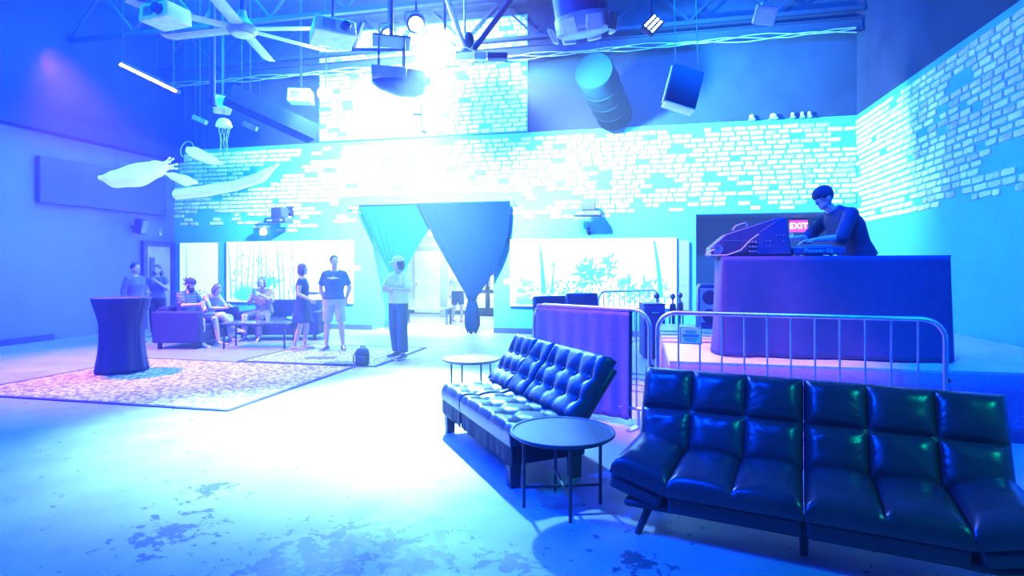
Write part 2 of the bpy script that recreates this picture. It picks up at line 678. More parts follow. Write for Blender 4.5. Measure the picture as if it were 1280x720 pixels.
# dark cabinet with glass doors at the end of the hall
a, b_ = on_y(598, 392, 17.8), on_y(622, 392, 17.8)
t = thing('display_cabinet', 'dark tall cabinet with glazed doors in the hall behind the right curtain', 'cabinet', ((a.x + b_.x) / 2, 17.8, 0))
W = b_.x - a.x + .3
MB().box((0, .2, 1.05), (W, .4, 2.1)).build('body', M_wood_dark, t, bevel=.01)
for sx in (-1, 1):
    dd = MB().box((sx * W / 4, -.015, 1.05), (W / 2 - .02, .03, 1.96)).build('door', M_wood_dark, t, bevel=.006)
    for k in range(3):
        MB().box((sx * W / 4, -.035, .5 + .58 * k), (W / 2 - .16, .01, .46)).build('pane', mat('bright_pane', (.55, .6, .7), .1), dd)
    MB().tube([(sx * .05, -.05, .95), (sx * .05, -.05, 1.15)], .012, 8).build('handle', M_steel, dd)

# ---- door on the left wall
M_frame = mat('door_frame_paint', (0.05, 0.055, 0.10), 0.5)
M_door = mat('pale_wood_door', (0.46, 0.36, 0.34), 0.5, var=0.15, scale=3)
DY0, DY1 = 12.35, 13.12
d = struct(MB().box((WL + .025, (DY0 + DY1) / 2, 1.06), (.05, DY1 - DY0, 2.12)).build('door_1', M_door, bevel=.004))
fr = MB()
wallbox(fr, WL, WL + .09, DY0 - .12, DY0, 0, 2.24)
wallbox(fr, WL, WL + .09, DY1, DY1 + .12, 0, 2.24)
wallbox(fr, WL, WL + .09, DY0, DY1, 2.12, 2.24)
fr.build('door_frame', M_frame, d, smooth=None)
vp = MB().box((WL + .055, DY0 + .17, 1.45), (.02, .16, .75)).build('vision_panel', M_frame, d, bevel=.004)
MB().box((WL + .066, DY0 + .17, 1.45), (.008, .10, .68)).build('pane', M_lens, vp)
MB().tube([(WL + .06, DY0 + .08, 1.02), (WL + .11, DY0 + .08, 1.02), (WL + .11, DY0 + .2, 1.02)], .012, 8).build('door_handle', M_steel, d)
# second door further along, outside the photograph's edge
# acoustic panel, wall box and switch on the left wall
y0, y1 = 9.6, 12.9
pnl = tag(MB().box((WL + .085, (y0 + y1) / 2, 3.42), (.12, y1 - y0, .98)).build('acoustic_panel', mat('panel_fabric', (.085, .10, .15), .9, var=.1, scale=30), bevel=.02),
          'large blue grey fabric acoustic panel high on the left wall', 'panel')
t = thing('wall_speaker', 'small dark loudspeaker bracketed to the left wall under the acoustic panel', 'speaker', (WL + .28, 11.95, 2.44))
MB().box((0, 0, .14), (.24, .2, .36), M=Matrix.Rotation(.25, 4, 'Y')).build('cabinet', M_dark, t, bevel=.012)
MB().box((.123, 0, .12), (.012, .17, .32), M=Matrix.Rotation(.25, 4, 'Y')).build('grille', M_grey, t, bevel=.004)
MB().bar((-.28, 0, .14), (-.05, 0, .14), .05, .05).build('bracket', M_blackmetal, t)
t = thing('thermostat', 'small white rounded control box above the left wall door', 'control box', (WL, 12.82, 2.48))
MB().box((.02, 0, 0), (.04, .07, .16)).build('housing', M_white, t, bevel=.01)
MB().box((.042, 0, .03), (.006, .045, .05)).build('dial_window', M_grey, t)

# ---- lit pictures on the back wall
M_screen = mat('projection_screen', (.82, .84, .85), .7, var=.03, emit=(.55, .9, 1.0), estr=.55)
M_leaf_a = mat('print_foliage_pale', (.10, .50, .48), .8, var=.3, scale=5, emit=(.04, .5, .5), estr=.35)
M_leaf_b = mat('print_foliage_deep', (.03, .38, .40), .8, var=.3, scale=5, emit=(.01, .4, .45), estr=.3)
M_edge = mat('screen_edge', (.20, .24, .27), .6)
rp = random.Random(11)

def leaf(mb, x, z, ang, L, wd, y):
    """pointed printed leaf"""
    c, s = math.cos(ang), math.sin(ang)
    pts = [(0, 0), (.35 * L, wd), (L, 0), (.35 * L, -wd)]
    y -= .004 * rp.random()
    mb.add([(x + u * c - v * s, y, z + u * s + v * c) for u, v in pts], [(0, 1, 2, 3)])

def palm_print(mb, x, z0, z1, lean, r, y):
    n = 8
    for i in range(n):
        t0, t1 = i / n, (i + 1) / n
        xa, xb = x + lean * t0 ** 1.5, x + lean * t1 ** 1.5
        za, zb = z0 + (z1 - z0) * t0, z0 + (z1 - z0) * t1
        wa, wb = r * (1 - .55 * t0), r * (1 - .55 * t1)
        mb.add([(xa - wa, y, za), (xa + wa, y, za), (xb + wb, y, zb), (xb - wb, y, zb)], [(0, 1, 2, 3)])

def fronds(mb, x, z, L, n, y, zmax, up=True):
    for k in range(n):
        a = PI * (k + .5) / n if up else rp.uniform(0, 2 * PI)
        for j in range(7):
            f = j / 7
            px_, pz_ = x + L * f * math.cos(a), z + L * f * math.sin(a) - .35 * L * f * f
            if pz_ < zmax - .05:
                for sg in (-1, 1):
                    l2 = L * .3 * (1 - .5 * f)
                    aa = a - f * .8 + sg * .9
                    if pz_ + l2 * max(0, math.sin(aa)) < zmax:
                        leaf(mb, px_, pz_, aa, l2, L * .035, y)

def mural(name, label, px0, px1, py0, py1, seed):
    global rp
    rp = random.Random(seed)
    a = on_y(px0, py0, WV)
    c = on_y(px1, py1, WV)
    b1 = on_y(px1, py0, WV)
    x0, x1 = a.x, c.x
    z1 = (a.z + b1.z) / 2
    z0 = c.z
    t = thing(name, label, 'screen', ((x0 + x1) / 2, WV, z0))
    Wd, Hh = x1 - x0, z1 - z0
    fr = MB().box((0, -.035, Hh / 2), (Wd, .07, Hh)).build('panel', M_edge, t, bevel=.008)
    MB().box((0, -.073, Hh / 2), (Wd - .03, .006, Hh - .03)).build('picture', M_screen, t)
    return t, Wd - .06, Hh - .06

t, W, H = mural('jungle_screen', 'wide glowing wall picture of palms and jungle plants right of the curtains', 638, 846, 298, 386, 5)
A, B = MB(), MB()
palm_print(B, -W / 2 + .78, .30, H, -.1, .065, -.0775)
fronds(A, -W / 2 + .70, H - .2, .35, 5, -.0785, H)
palm_print(A, -W / 2 + .98, .3, H * .62, .04, .04, -.078)
fronds(A, -W / 2 + 1.0, H * .62, .2, 6, -.0785, H)
palm_print(B, W / 2 - .32, .25, H, -.14, .06, -.0775)
for k in range(260):   # undergrowth
    x = rp.uniform(-W / 2 + .1, W / 2 - .1)
    hmax = .50 + .42 * max(0, 1 - abs(x - .05) / .9) + .12 * math.sin(5 * x)
    z = rp.uniform(.08, max(.15, hmax))
    leaf(rp.choice((A, A, B)), max(-W / 2 + .2, min(W / 2 - .2, x)), z, rp.uniform(.2, PI - .2), rp.uniform(.08, .2), rp.uniform(.010, .026), -.079 - .0015 * rp.random())
for cx, cz, L in ((-.15, .95, .34), (.42, 1.02, .30), (.05, .72, .4), (.8, .55, .3), (1.25, .5, .25), (-1.55, .55, .25)):
    for k in range(22):
        a = rp.uniform(-.4, PI + .4)
        leaf(A, cx + rp.uniform(-.1, .1), cz + rp.uniform(-.2, .1), a, L * rp.uniform(.5, 1), .03, -.0805)
for k in range(40):
    a = rp.uniform(.25, PI - .25)
    leaf(A, -W / 2 + .35 + rp.uniform(-.1, .1), .05, a, rp.uniform(.2, .42) * (1 if a > 1.2 else .6), .02, -.0815)
A.build('pale_foliage', M_leaf_a, t, smooth=None)
B.build('deep_foliage', M_leaf_b, t, smooth=None)

t, W, H = mural('bamboo_screen', 'wide glowing wall picture of bamboo and spiky plants behind the seated group', 285, 443, 301, 380, 8)
A, B = MB(), MB()
for k in range(15):
    x = -W / 2 + .15 + k * .155 + rp.uniform(-.05, .05)
    palm_print(rp.choice((A, A, B)), x, .1, H, rp.uniform(-.12, .12), rp.uniform(.012, .03), -.0775)
for k in range(170):
    x = rp.uniform(-W / 2 + .2, W / 2 - .25)
    z = rp.uniform(.08, H - .25) if x < .1 else rp.uniform(.08, .5)
    leaf(rp.choice((A, A, B)), x, z, rp.uniform(0, 2 * PI), rp.uniform(.06, .16), rp.uniform(.01, .025), -.079 - .0015 * rp.random())
for k in range(26):
    a = .25 + (PI - .5) * k / 25
    leaf(A, -W / 2 + .55, .05, a, .42 + .12 * math.sin(a), .026, -.0815)
for k in range(30):
    a = rp.uniform(.1, PI - .1)
    leaf(B, -.55 + rp.uniform(-.25, .25), .45 + rp.uniform(-.1, .1), a, rp.uniform(.15, .3), .03, -.0818)
A.build('pale_foliage', M_leaf_a, t, smooth=None)
B.build('deep_foliage', M_leaf_b, t, smooth=None)

t, W, H = mural('blossom_screen', 'narrow glowing wall picture with a red flowering stem beside the left corner', 227, 275, 303, 392, 4)
M_red = mat('print_red_flower', (.55, .08, .16), .8)
A, B = MB(), MB()
palm_print(B, -W / 2 + .2, .75, H - .02, 0, .014, -.0775)
for k in range(40):
    x = rp.uniform(-.12, .14)
    leaf(A, -W / 2 + .26 + x, .72 + rp.uniform(-.2, .25), rp.uniform(0, 2 * PI), rp.uniform(.05, .11), .022, -.079)
for k in range(20):
    leaf(A, rp.uniform(-.2, .3), .55 + rp.uniform(-.06, .06), rp.uniform(0, PI), .07, .015, -.0785)
A.build('red_blossoms', M_red, t, smooth=None)
B.build('stem', M_leaf_b, t, smooth=None)

# grey return panel right of the wide picture
a, c = on_y(849, 301, WV), on_y(861, 388, WV)
tag(MB().box(((a.x + c.x) / 2, WV - .05, (a.z + c.z) / 2), (c.x - a.x, .1, a.z - c.z)).build('pilaster_panel', mat('pilaster_paint', (.22, .26, .28), .7), bevel=.008),
    'narrow grey wall panel right of the wide jungle picture', 'panel')

# ---- fixtures on the back wall
def short_throw(px, py, label, flip=1):
    p = on_y(px, py, WV - .45)
    t = thing('wall_projector', label, 'projector', (p.x, WV, p.z))
    MB().box((0, -.46, -.09), (.62, .36, .13), top=(.94, .94)).build('body', M_dark, t, bevel=.02)
    MB().box((flip * .02, -.46, .10), (.30, .30, .24)).build('mount_box', M_dark, t, bevel=.01)
    MB().bar((flip * .02, 0, .16), (flip * .02, -.40, .16), .09, .09).build('arm', M_blackmetal, t)
    MB().box((flip * .02, -.012, .16), (.22, .024, .3)).build('wall_plate', M_blackmetal, t, bevel=.004)
    MB().box((-.15, -.645, -.10), (.14, .01, .05)).build('vent', M_grey, t)
    MB().box((.18, -.645, -.10), (.05, .01, .03)).build('badge', M_white, t)
    return t
short_throw(735, 262, 'dark short throw projector on a wall arm above the jungle picture')
short_throw(349, 271, 'dark short throw projector on a wall arm above the bamboo picture', 1)

p = on_y(736, 289, WV)
t = thing('security_camera', 'tiny dark camera on a stalk under the projector above the jungle picture', 'camera', (p.x, WV, p.z - .04))
MB().lathe([(.05, 0), (.05, .02), (.02, .03)], 14, M=Matrix.Rotation(PI / 2, 4, 'X')).build('base', M_dark, t)
MB().tube([(0, -.02, 0), (0, -.08, 0), (0, -.09, .06)], .012, 8).build('stalk', M_dark, t)
MB().ball((0, -.10, .09), (.04, .05, .04)).build('head', M_dark, t)

p = on_y(331, 290, WV)
t = thing('beacon_lamp', 'small red white glowing lamp under the projector above the bamboo picture', 'lamp', (p.x, WV, p.z))
MB().lathe([(.09, 0), (.09, .03)], 18, M=Matrix.Rotation(PI / 2, 4, 'X')).build('base', M_white, t)
MB().box((0, -.07, 0), (.17, .08, .17)).build('lens', mat('beacon_glow', (.9, .7, .75), .4, emit=(1, .75, .8), estr=3), t, bevel=.04)
p = on_y(538, 291, 13.6)
t = thing('ceiling_lamp', 'small pinkish glowing lamp in the gap between the curtains', 'lamp', (p.x, 13.62, OPZ))
MB().tube([(0, 0, 0), (0, 0, p.z - OPZ + .05)], .012, 8).build('stem', M_dark, t)
MB().ball((0, 0, p.z - OPZ), (.06, .06, .08)).build('bulb', mat('bulb_glow', (.9, .7, .75), .4, emit=(1, .8, .85), estr=3), t)

p = on_y(634, 295, WV)
t = thing('alarm_pull', 'small dark square box on the wall right of the curtain top', 'wall box', (p.x, WV, p.z))
MB().box((0, -.02, 0), (.11, .04, .15)).build('housing', mat('dusky_plastic', (.08, .10, .13), .5), t, bevel=.008)
MB().box((0, -.043, -.02), (.06, .008, .05)).build('badge', M_white, t)
for px, py, lb in ((633, 352, 'white switch plate on the wall between curtain and jungle picture'),
                   (447, 335, 'white switch plate on the wall between bamboo picture and curtain')):
    p = on_y(px, py, WV)
    t = thing('switch_plate', lb, 'switch', (p.x, WV, p.z))
    MB().box((0, -.006, 0), (.13, .012, .12)).build('plate', M_white, t, bevel=.003)
    for sx in (-.03, .03):
        MB().box((sx, -.015, 0), (.02, .01, .04)).build('toggle', M_white, t)

# EXIT sign in the alcove
p = on_y(997, 283, WV + 1.5)
t = thing('exit_sign', 'glowing EXIT sign on the alcove wall behind the DJ', 'sign', (p.x, WV + 1.5, p.z))
k = 1.1
MB().box((0, -.04, 0), (.40 * k, .08, .29 * k)).build('housing', M_grey, t, bevel=.01)
MB().box((0, -.083, 0), (.36 * k, .008, .25 * k)).build('face', mat('exit_face', (.9, .2, .45), .4, emit=(1, .02, .16), estr=.55), t)
text_obj('lettering', 'EXIT', .175 * k, .004, mat('exit_letters', (1, .9, .95), .4, emit=(1, .8, .9), estr=1.6), t,
         Matrix.Translation((0, -.092, 0)) @ Matrix.Rotation(PI / 2, 4, 'X') @ Matrix.Scale(.92, 4, (1, 0, 0)))
p = on_y(988, 290, WV + 1.5)
t = thing('emergency_lamp', 'small round white emergency lamp under the EXIT sign', 'lamp', (p.x, WV + 1.5, p.z - .07))
MB().lathe([(.06, 0), (.06, .03), (.05, .06)], 16, M=Matrix.Rotation(PI / 2, 4, 'X')).build('base', M_white, t)
MB().ball((0, -.07, 0), (.05, .03, .05)).build('lens', M_white, t)

# ---- curtains
M_curt = mat('navy_curtain', (0.002, 0.010, 0.030), 1.0, var=0.15, scale=30, spec=0.0)
M_curt_glare = mat('glare_teal_curtain', (0.002, 0.040, 0.036), 1.0, var=0.15, scale=30, spec=0.0)  # left curtain: teal haze glare put into its colour
rod_z = on_y(545, 254, WV - .16).z
def curtain(label, m, ptl, ptr, ptie, ptail, yy, tw, folds, bulge):
    a, b1 = on_y(*ptl, yy), on_y(*ptr, yy)
    c, e = on_y(*ptie, yy), on_y(*ptail, yy)
    t = thing('curtain', label, 'curtain', (c.x, yy, rod_z))
    def fn(u, v):
        s = v ** 1.0
        xl = a.x + (c.x - tw - a.x) * s - bulge * math.sin(PI * v) * .1
        xr = b1.x + (c.x + tw - b1.x) * s + bulge * math.sin(PI * v)
        z = a.z + (c.z - a.z) * v
        amp = .005 * (1 - .5 * v) * min(1, .25 + v * 3)
        y = amp * math.sin(2 * PI * folds * u) + .0015 * math.sin(2 * PI * folds * 2.3 * u + 1)
        return (xl + (xr - xl) * u - c.x, y, z - rod_z)
    MB().grid(fn, 120, 36).build('drape', m, t, smooth=60, solid=.008)
    def tail(u, v):
        w_ = tw * (.9 + .75 * math.sin(min(1, v * 1.5) * PI / 2)) * (1 - .35 * max(0, v - .8) / .2)
        a_ = 2 * PI * u
        rr = 1 + .16 * math.sin(7 * a_) * min(1, v * 3)
        zz = c.z + (e.z - c.z) * (v * (1 - .04 * math.sin(5 * a_) * v))
        return (w_ * rr * math.cos(a_), .55 * w_ * rr * math.sin(a_), zz - rod_z)
    MB().grid(tail, 56, 16).build('tail', m, t, smooth=60, solid=.006)
    MB().tube([(tw * 1.12 * math.cos(k * PI / 8), .7 * tw * math.sin(k * PI / 8), c.z - rod_z) for k in range(16)], .022, 8, closed=True).build('tie', m, t)
curtain('dark tied back curtain with teal glare in its colour at the left of the opening', M_curt_glare, (447, 256), (556, 254), (495, 349), (495, 392), WV - .16, .10, 9, -.02)
curtain('dark navy tied back curtain hanging to a tail right of the opening', M_curt, (520, 254), (638, 253), (590, 373), (590, 416), WV - .24, .10, 9, .26)
a, b1 = on_y(440, 256, WV - .2), on_y(642, 254, WV - .2)
t = thing('curtain_rod', 'thin rod carrying both tied back curtains', 'rod', ((a.x + b1.x) / 2, WV, rod_z))
hl = (b1.x - a.x) / 2
MB().tube([(-hl, -.2, 0), (hl, -.2, 0)], .014, 10).build('rail', M_dark, t)
for sx in (-1, 1):
    MB().tube([(sx * hl * .99, 0, 0), (sx * hl * .99, -.2, 0)], .012, 8).build('bracket', M_dark, t)
    MB().ball((sx * hl, -.2, 0), .028).build('finial', M_dark, t)

# bench in the hall, against its left wall
p = on_z(500, 407)
t = thing('bench', 'low dark bench in the hall behind the left curtain', 'bench', (-5.75, 15.0, 0))
MB().box((0, 0, .43), (1.35, .42, .05)).build('seat', mat('bench_top', (.10, .12, .13), .5), t, bevel=.008)
for sx in (-.62, .62):
    for sy in (-.17, .17):
        MB().box((sx, sy, .203), (.05, .05, .405)).build('leg', M_dark, t)
# ------------------------------------------------------------------ furniture
def cushion(mb, w, d, t, hfun, n, m, M, edge=.05, flat=.55):
    """soft slab: x in 0..w, y in 0..d, height t above z = 0, shaped by hfun(x, y)"""
    def col(k):
        return [0] + [i / k for i in range(k + 1)] + [1]
    us, vs_ = col(n), col(m)
    out = []
    for j, v in enumerate(vs_):
        for i, u in enumerate(us):
            x, y = u * w, v * d
            if i in (0, len(us) - 1) or j in (0, len(vs_) - 1):
                h = 0.0
            else:
                e = min(x, w - x, y, d - y) / edge
                e = max(0, min(1, e))
                r = math.sqrt(1 - (1 - e) ** 2)
                h = t * (flat + (1 - flat) * r) + hfun(x, y) * r
            out.append((x, y, h))
    a = len(us)
    fs = []
    for j in range(len(vs_) - 1):
        for i in range(a - 1):
            k = j * a + i
            fs.append((k, k + 1, k + a + 1, k + a))
    b = len(vs_)
    loop = [i for i in range(a)] + [j * a + a - 1 for j in range(1, b)] + [(b - 1) * a + i for i in range(a - 2, -1, -1)] + [j * a for j in range(b - 2, 0, -1)]
    fs.append(tuple(loop[::-1]))
    mb.add(out, fs, M)

def tuft(buttons, w, d, depth=.045, s=.05, vert=True, horiz=False):
    def f(x, y):
        h = 0.0
        for bx, by in buttons:
            r2 = (x - bx) ** 2 + (y - by) ** 2
            h -= depth * math.exp(-r2 / (2 * s * s))
        for bx in {b[0] for b in buttons}:
            h -= .016 * math.exp(-((x - bx) / .022) ** 2)
        for by in {b[1] for b in buttons}:
            h -= .010 * math.exp(-((y - by) / .022) ** 2)
        return h
    return f

M_cskirt_shade = mat('couch_skirt_shade', (.016, .017, .022), .7, spec=.2)  # darker than the couch leather: front-face shade put into the colour
# ---- tufted split back couch
t = thing('futon_couch', 'black tufted leather futon couch with split back beside the covered barricade', 'couch',
          cw(-.345, 4.78), math.radians(-66.2) + YAW)
secs = [(-.83, -.275, 2), (-.265, .83, 4)]
for x0, x1, nb in secs:
    wd = x1 - x0
    mb = MB()
    bt = [((i + .5) * wd / nb, yy) for i in range(nb) for yy in (.17, .40)]
    cushion(mb, wd, .62, .15, tuft(bt, wd, .62), int(wd * 50), 30, Matrix.Translation((x0, 0, .31)), edge=.055)
    c_ = mb.build('seat_cushion', M_black, t, smooth=70)
    for x, y in bt:
        MB().ball((x0 + x, y, .31 + .15 - .052), (.014, .014, .008), 8, 6).build('button', M_black, c_)
    # ruffled skirt, its shade put into a darker colour
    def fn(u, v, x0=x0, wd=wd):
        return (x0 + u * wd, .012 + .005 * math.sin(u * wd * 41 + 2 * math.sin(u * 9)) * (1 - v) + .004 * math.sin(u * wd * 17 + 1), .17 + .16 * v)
    MB().grid(fn, int(wd * 70), 6).build('skirt', M_cskirt_shade, t, smooth=70, solid=.012)
MB().box((0, .33, .24), (1.62, .58, .14)).build('seat_base', M_cskirt_shade, t, bevel=.02)
tilt = Matrix.Rotation(math.radians(53), 4, 'X')
for x0, x1, nb in ((-.83, -.345, 3), (-.335, -.005, 1), (.005, .83, 4)):
    wd = x1 - x0
    mb = MB()
    bt = [((i + .5) * wd / nb, yy) for i in range(nb) for yy in (.17, .36)]
    cushion(mb, wd, .56, .12, tuft(bt, wd, .56), max(14, int(wd * 50)), 28, Matrix.Translation((x0, .545, .40)) @ tilt, edge=.05)
    c_ = mb.build('back_cushion', M_black, t, smooth=70)
    for x, y in bt:
        q = Matrix.Translation((x0, .545, .40)) @ tilt @ Vector((x, y, .12 - .052))
        MB().ball(q, (.014, .014, .012), 8, 6).build('button', M_black, c_)
mb = MB()
mb.box((0, 0, 0), (1.60, .50, .07), M=Matrix.Translation((0, .545, .40)) @ tilt @ Matrix.Translation((0, .27, -.045)))
mb.build('back_frame', M_black, t, bevel=.02)
for x, y in ((-.745, .06), (.745, .06), (-.745, .56), (.745, .56)):
    MB().box((x, y, .09), (.075, .075, .18), top=(1.15, 1.15)).build('leg', M_wood_dark, t, bevel=.004)

# ---- plump leather futon at the right
t = thing('futon_sofa', 'glossy black plump leather futon sofa standing before the open steel barricade', 'couch',
          cw(1.49, 2.94), math.radians(-26.7) + YAW)
def puff(nx, ny, w, d, amp):
    def f(x, y):
        u, v = (x / w * nx) % 1, (y / d * ny) % 1
        p = (1 - abs(2 * u - 1) ** 3.2) * (1 - abs(2 * v - 1) ** 3.2)
        wr = noise.noise(Vector((x * 13, y * 13, nx)))
        seam = 0
        gx = abs(x / w * nx - round(x / w * nx)) * w / nx
        gy = abs(y / d * ny - round(y / d * ny)) * d / ny
        g = min(gx if 0 < round(x / w * nx) < nx else 9, gy if 0 < round(y / d * ny) < ny else 9)
        rad = math.sin(38 * math.atan2(y - d * .5, x - w * .5)) * .004 * math.exp(-g / .05)
        return amp * p + .004 * wr + rad - .018 * math.exp(-(g / .012) ** 2)
    return f
for sgn in (-1, 1):
    # seat: two squares, then the lifted wing
    xa, xb = (-.70, -.003) if sgn < 0 else (.003, .70)
    mb = MB()
    cushion(mb, xb - xa, .66, .10, puff(2, 1, xb - xa, .66, .05), 46, 36, Matrix.Translation((xa, -.01, .275)), edge=.06)
    mb.build('seat_cushion', M_leather2, t, smooth=70)
    MB().box(((xa + xb) / 2, .33, .225), (xb - xa, .62, .115)).build('seat_base', M_leather2, t, bevel=.03, seg=3)
    mb = MB()
    if sgn < 0:
        M = Matrix.Translation((-.705, -.01, .275)) @ Matrix.Rotation(math.radians(16), 4, 'Y') @ Matrix.Translation((-.33, 0, 0))
    else:
        M = Matrix.Translation((.705, -.01, .275)) @ Matrix.Rotation(math.radians(-16), 4, 'Y')
    cushion(mb, .33, .66, .10, puff(1, 1, .33, .66, .05), 24, 36, M, edge=.06)
    wg = mb.build('wing_cushion', M_leather2, t, smooth=70)
    MB().box((.165, .33, -.05), (.32, .62, .10)).build('wing_base', M_leather2, wg, bevel=.03, seg=3)
    for c_ in wg.children:
        c_.matrix_local = M
    # back: three by two squares
    xa, xb = (-.995, -.003) if sgn < 0 else (.003, .995)
    B0 = Matrix.Translation((xa, .60, .33)) @ Matrix.Rotation(math.radians(66), 4, 'X')
    mb = MB()
    cushion(mb, xb - xa, .56, .10, puff(3, 2, xb - xa, .56, .045), 66, 44, B0, edge=.06)
    mb.build('back_cushion', M_leather2, t, smooth=70)
    mb = MB()
    mb.box((0, 0, 0), (xb - xa + .004, .52, .10), M=B0 @ Matrix.Translation(((xb - xa) / 2, .28, -.052)))
    mb.build('back_base', M_leather2, t, bevel=.008)
    # splayed leg and rail
    MB().tube([(sgn * .80, .12, .20), (sgn * .875, .07, 0)], [.026, .019], 12).build('leg', M_wood_dark, t)
    MB().tube([(sgn * .80, .50, .20), (sgn * .875, .58, 0)], [.026, .019], 12).build('leg', M_wood_dark, t)
    MB().box((sgn * .80, .31, .185), (.30, .56, .045)).build('side_rail', M_wood_dark, t, bevel=.018)
MB().tube([(-.0, .23, .20), (-.0, .23, 0)], [.026, .02], 12).build('leg', M_wood_dark, t)
MB().box((0, .33, .15), (1.45, .06, .05)).build('rail', M_blackmetal, t, bevel=.008)

# ---- round tables
def round_table(p, r, h, label, rz, group=None):
    t = thing('side_table', label, 'table', p, rz)
    MB().lathe([(r - .012, h - .022), (r, h - .016), (r, h - .004), (r - .004, h), (r - .02, h), (r - .024, h - .006), (.01, h - .006)], 64).build('table_top', mat('table_black', (.04, .042, .046), .42, spec=.6), t, smooth=40)
    rl = r * .74
    for k in range(4):
        a = k * PI / 2
        c, s = math.cos(a), math.sin(a)
        MB().tube([(rl * c, rl * s, h - .02), (rl * c, rl * s, 0)], .011, 10).build('leg', M_blackmetal, t)
    for k in range(2):
        a = k * PI / 2
        c, s = math.cos(a) * rl, math.sin(a) * rl
        MB().tube([(c, s, .13 + .014 * k), (-c, -s, .13 + .014 * k)], .010, 8).build('cross_brace', M_blackmetal, t)
    MB().tube([((r - .03) * math.cos(k * PI / 16), (r - .03) * math.sin(k * PI / 16), h - .028) for k in range(32)], .008, 6, closed=True).build('ring', M_blackmetal, t)
    return t
pt = on_z(703, 632)
round_table(pt, .345, .50, 'round black metal side table in front of the two futon couches', YAW + math.radians(6))
pt = on_z(589, 500)
round_table(pt, .345, .50, 'round black side table behind the tufted couch far end', YAW + math.radians(30))

# ---- barricades
def barricade(name, label, p0, p1, h, bars, m=M_steel, cover=None, feet=True):
    p0, p1 = Vector(p0), Vector(p1)
    d = p1 - p0
    L = d.length
    t = thing(name, label, 'barricade', (p0.x, p0.y, 0), math.atan2(d.y, d.x))
    r = .17
    path = [(0, 0, .04), (0, 0, h - r)] + arc((r, 0, h - r), r, PI, PI / 2, 8)[1:] + \
           arc((L - r, 0, h - r), r, PI / 2, 0, 8) + [(L, 0, .04)]
    MB().tube(path, .021, 12).build('frame', m, t, smooth=50)
    MB().tube([(0, 0, .18), (L, 0, .18)], .016, 10).build('bottom_rail', m, t)
    for k in range(bars):
        x = L * (k + 1) / (bars + 1)
        hh = h - .012
        if x < r:
            hh = h - r + math.sqrt(max(0, r * r - (r - x) ** 2))
        MB().tube([(x, 0, .18), (x, 0, hh)], .0085, 8).build('bar', m, t)
    for x in (.12, L - .12):
        f = MB()
        f.box((x, 0, .012), (.06, .40, .012))
        f.tube([(x, 0, .018), (x, 0, .18)], .015, 8)
        f.build('foot', m, t)
    MB().box((L + .012, 0, .62), (.05, .03, .035)).build('hook', M_blackmetal, t, bevel=.005)
    return t, L

M_cover = mat('violet_grey_cloth', (.13, .10, .22), .85, var=.12, scale=20, sheen=.05)
t, L = barricade('covered_barricade', 'steel crowd barricade draped in violet cloth behind the tufted couch',
                 cw(.25, 6.5), cw(1.33, 5.56), 1.15, 9)
def fn(u, v):
    x = .055 + u * (L - .26)
    z = 1.125 - v * 1.06
    y = -.032 - .012 * math.sin(u * 40) * (.25 + v) - .01 * math.sin(u * 17 + 2) * v
    return (x, y, z)
dr = MB().grid(fn, 90, 24).build('cloth_front', M_cover, t, smooth=70, solid=.006)
def fn2(u, v):
    x = .055 + u * (L - .26)
    z = 1.125 - v * 1.06
    return (x, .032 + .012 * math.sin(u * 36) * (.25 + v), z)
MB().grid(fn2, 90, 24).build('cloth_back', M_cover, t, smooth=70, solid=.006)
def fn3(u, v):
    a = PI * v
    return (.055 + u * (L - .26), -.030 * math.cos(a), 1.125 + .034 * math.sin(a))
MB().grid(fn3, 20, 8).build('cloth_fold', M_cover, t, smooth=70, solid=.006)

B2a = cw(1.415, 5.6)
B2b = B2a + (cw(3.09, 5.02) - cw(1.415, 5.6)).normalized() * 2.35
t2, L2 = barricade('open_barricade', 'open steel crowd barricade with vertical bars along the stage front', B2a, B2b, 1.13, 11)
barricade('far_barricade', 'open steel crowd barricade standing far back before the jungle picture', cw(1.54, 10.3), cw(2.85, 11.2), 1.13, 11)

# notice on the open barricade
pz = 1.57 - (419 - HOR) * 5.52 / FOC
dirb = (B2b - B2a).normalized()
qs = B2a + dirb * (L2 * 1.5 / 12 + .015)
t = thing('notice_sign', 'small pale printed notice fixed between bars of the open barricade', 'sign', (qs.x, qs.y, pz), math.atan2(dirb.y, dirb.x))
MB().box((0, -.022, 0), (.20, .008, .16)).build('board', mat('notice_frame', (.12, .25, .35), .5), t, bevel=.002)
MB().box((0, -.028, 0), (.18, .004, .14)).build('paper', mat('notice_paper', (.65, .82, .80), .6), t)
for z, w_, h_ in ((.045, .11, .010), (.028, .09, .008), (.0, .15, .026), (-.03, .12, .010), (-.048, .10, .008)):
    MB().box((0, -.0312, z), (w_, .0015, h_)).build('print_line', mat('notice_print', (.10, .22, .30), .6), t)

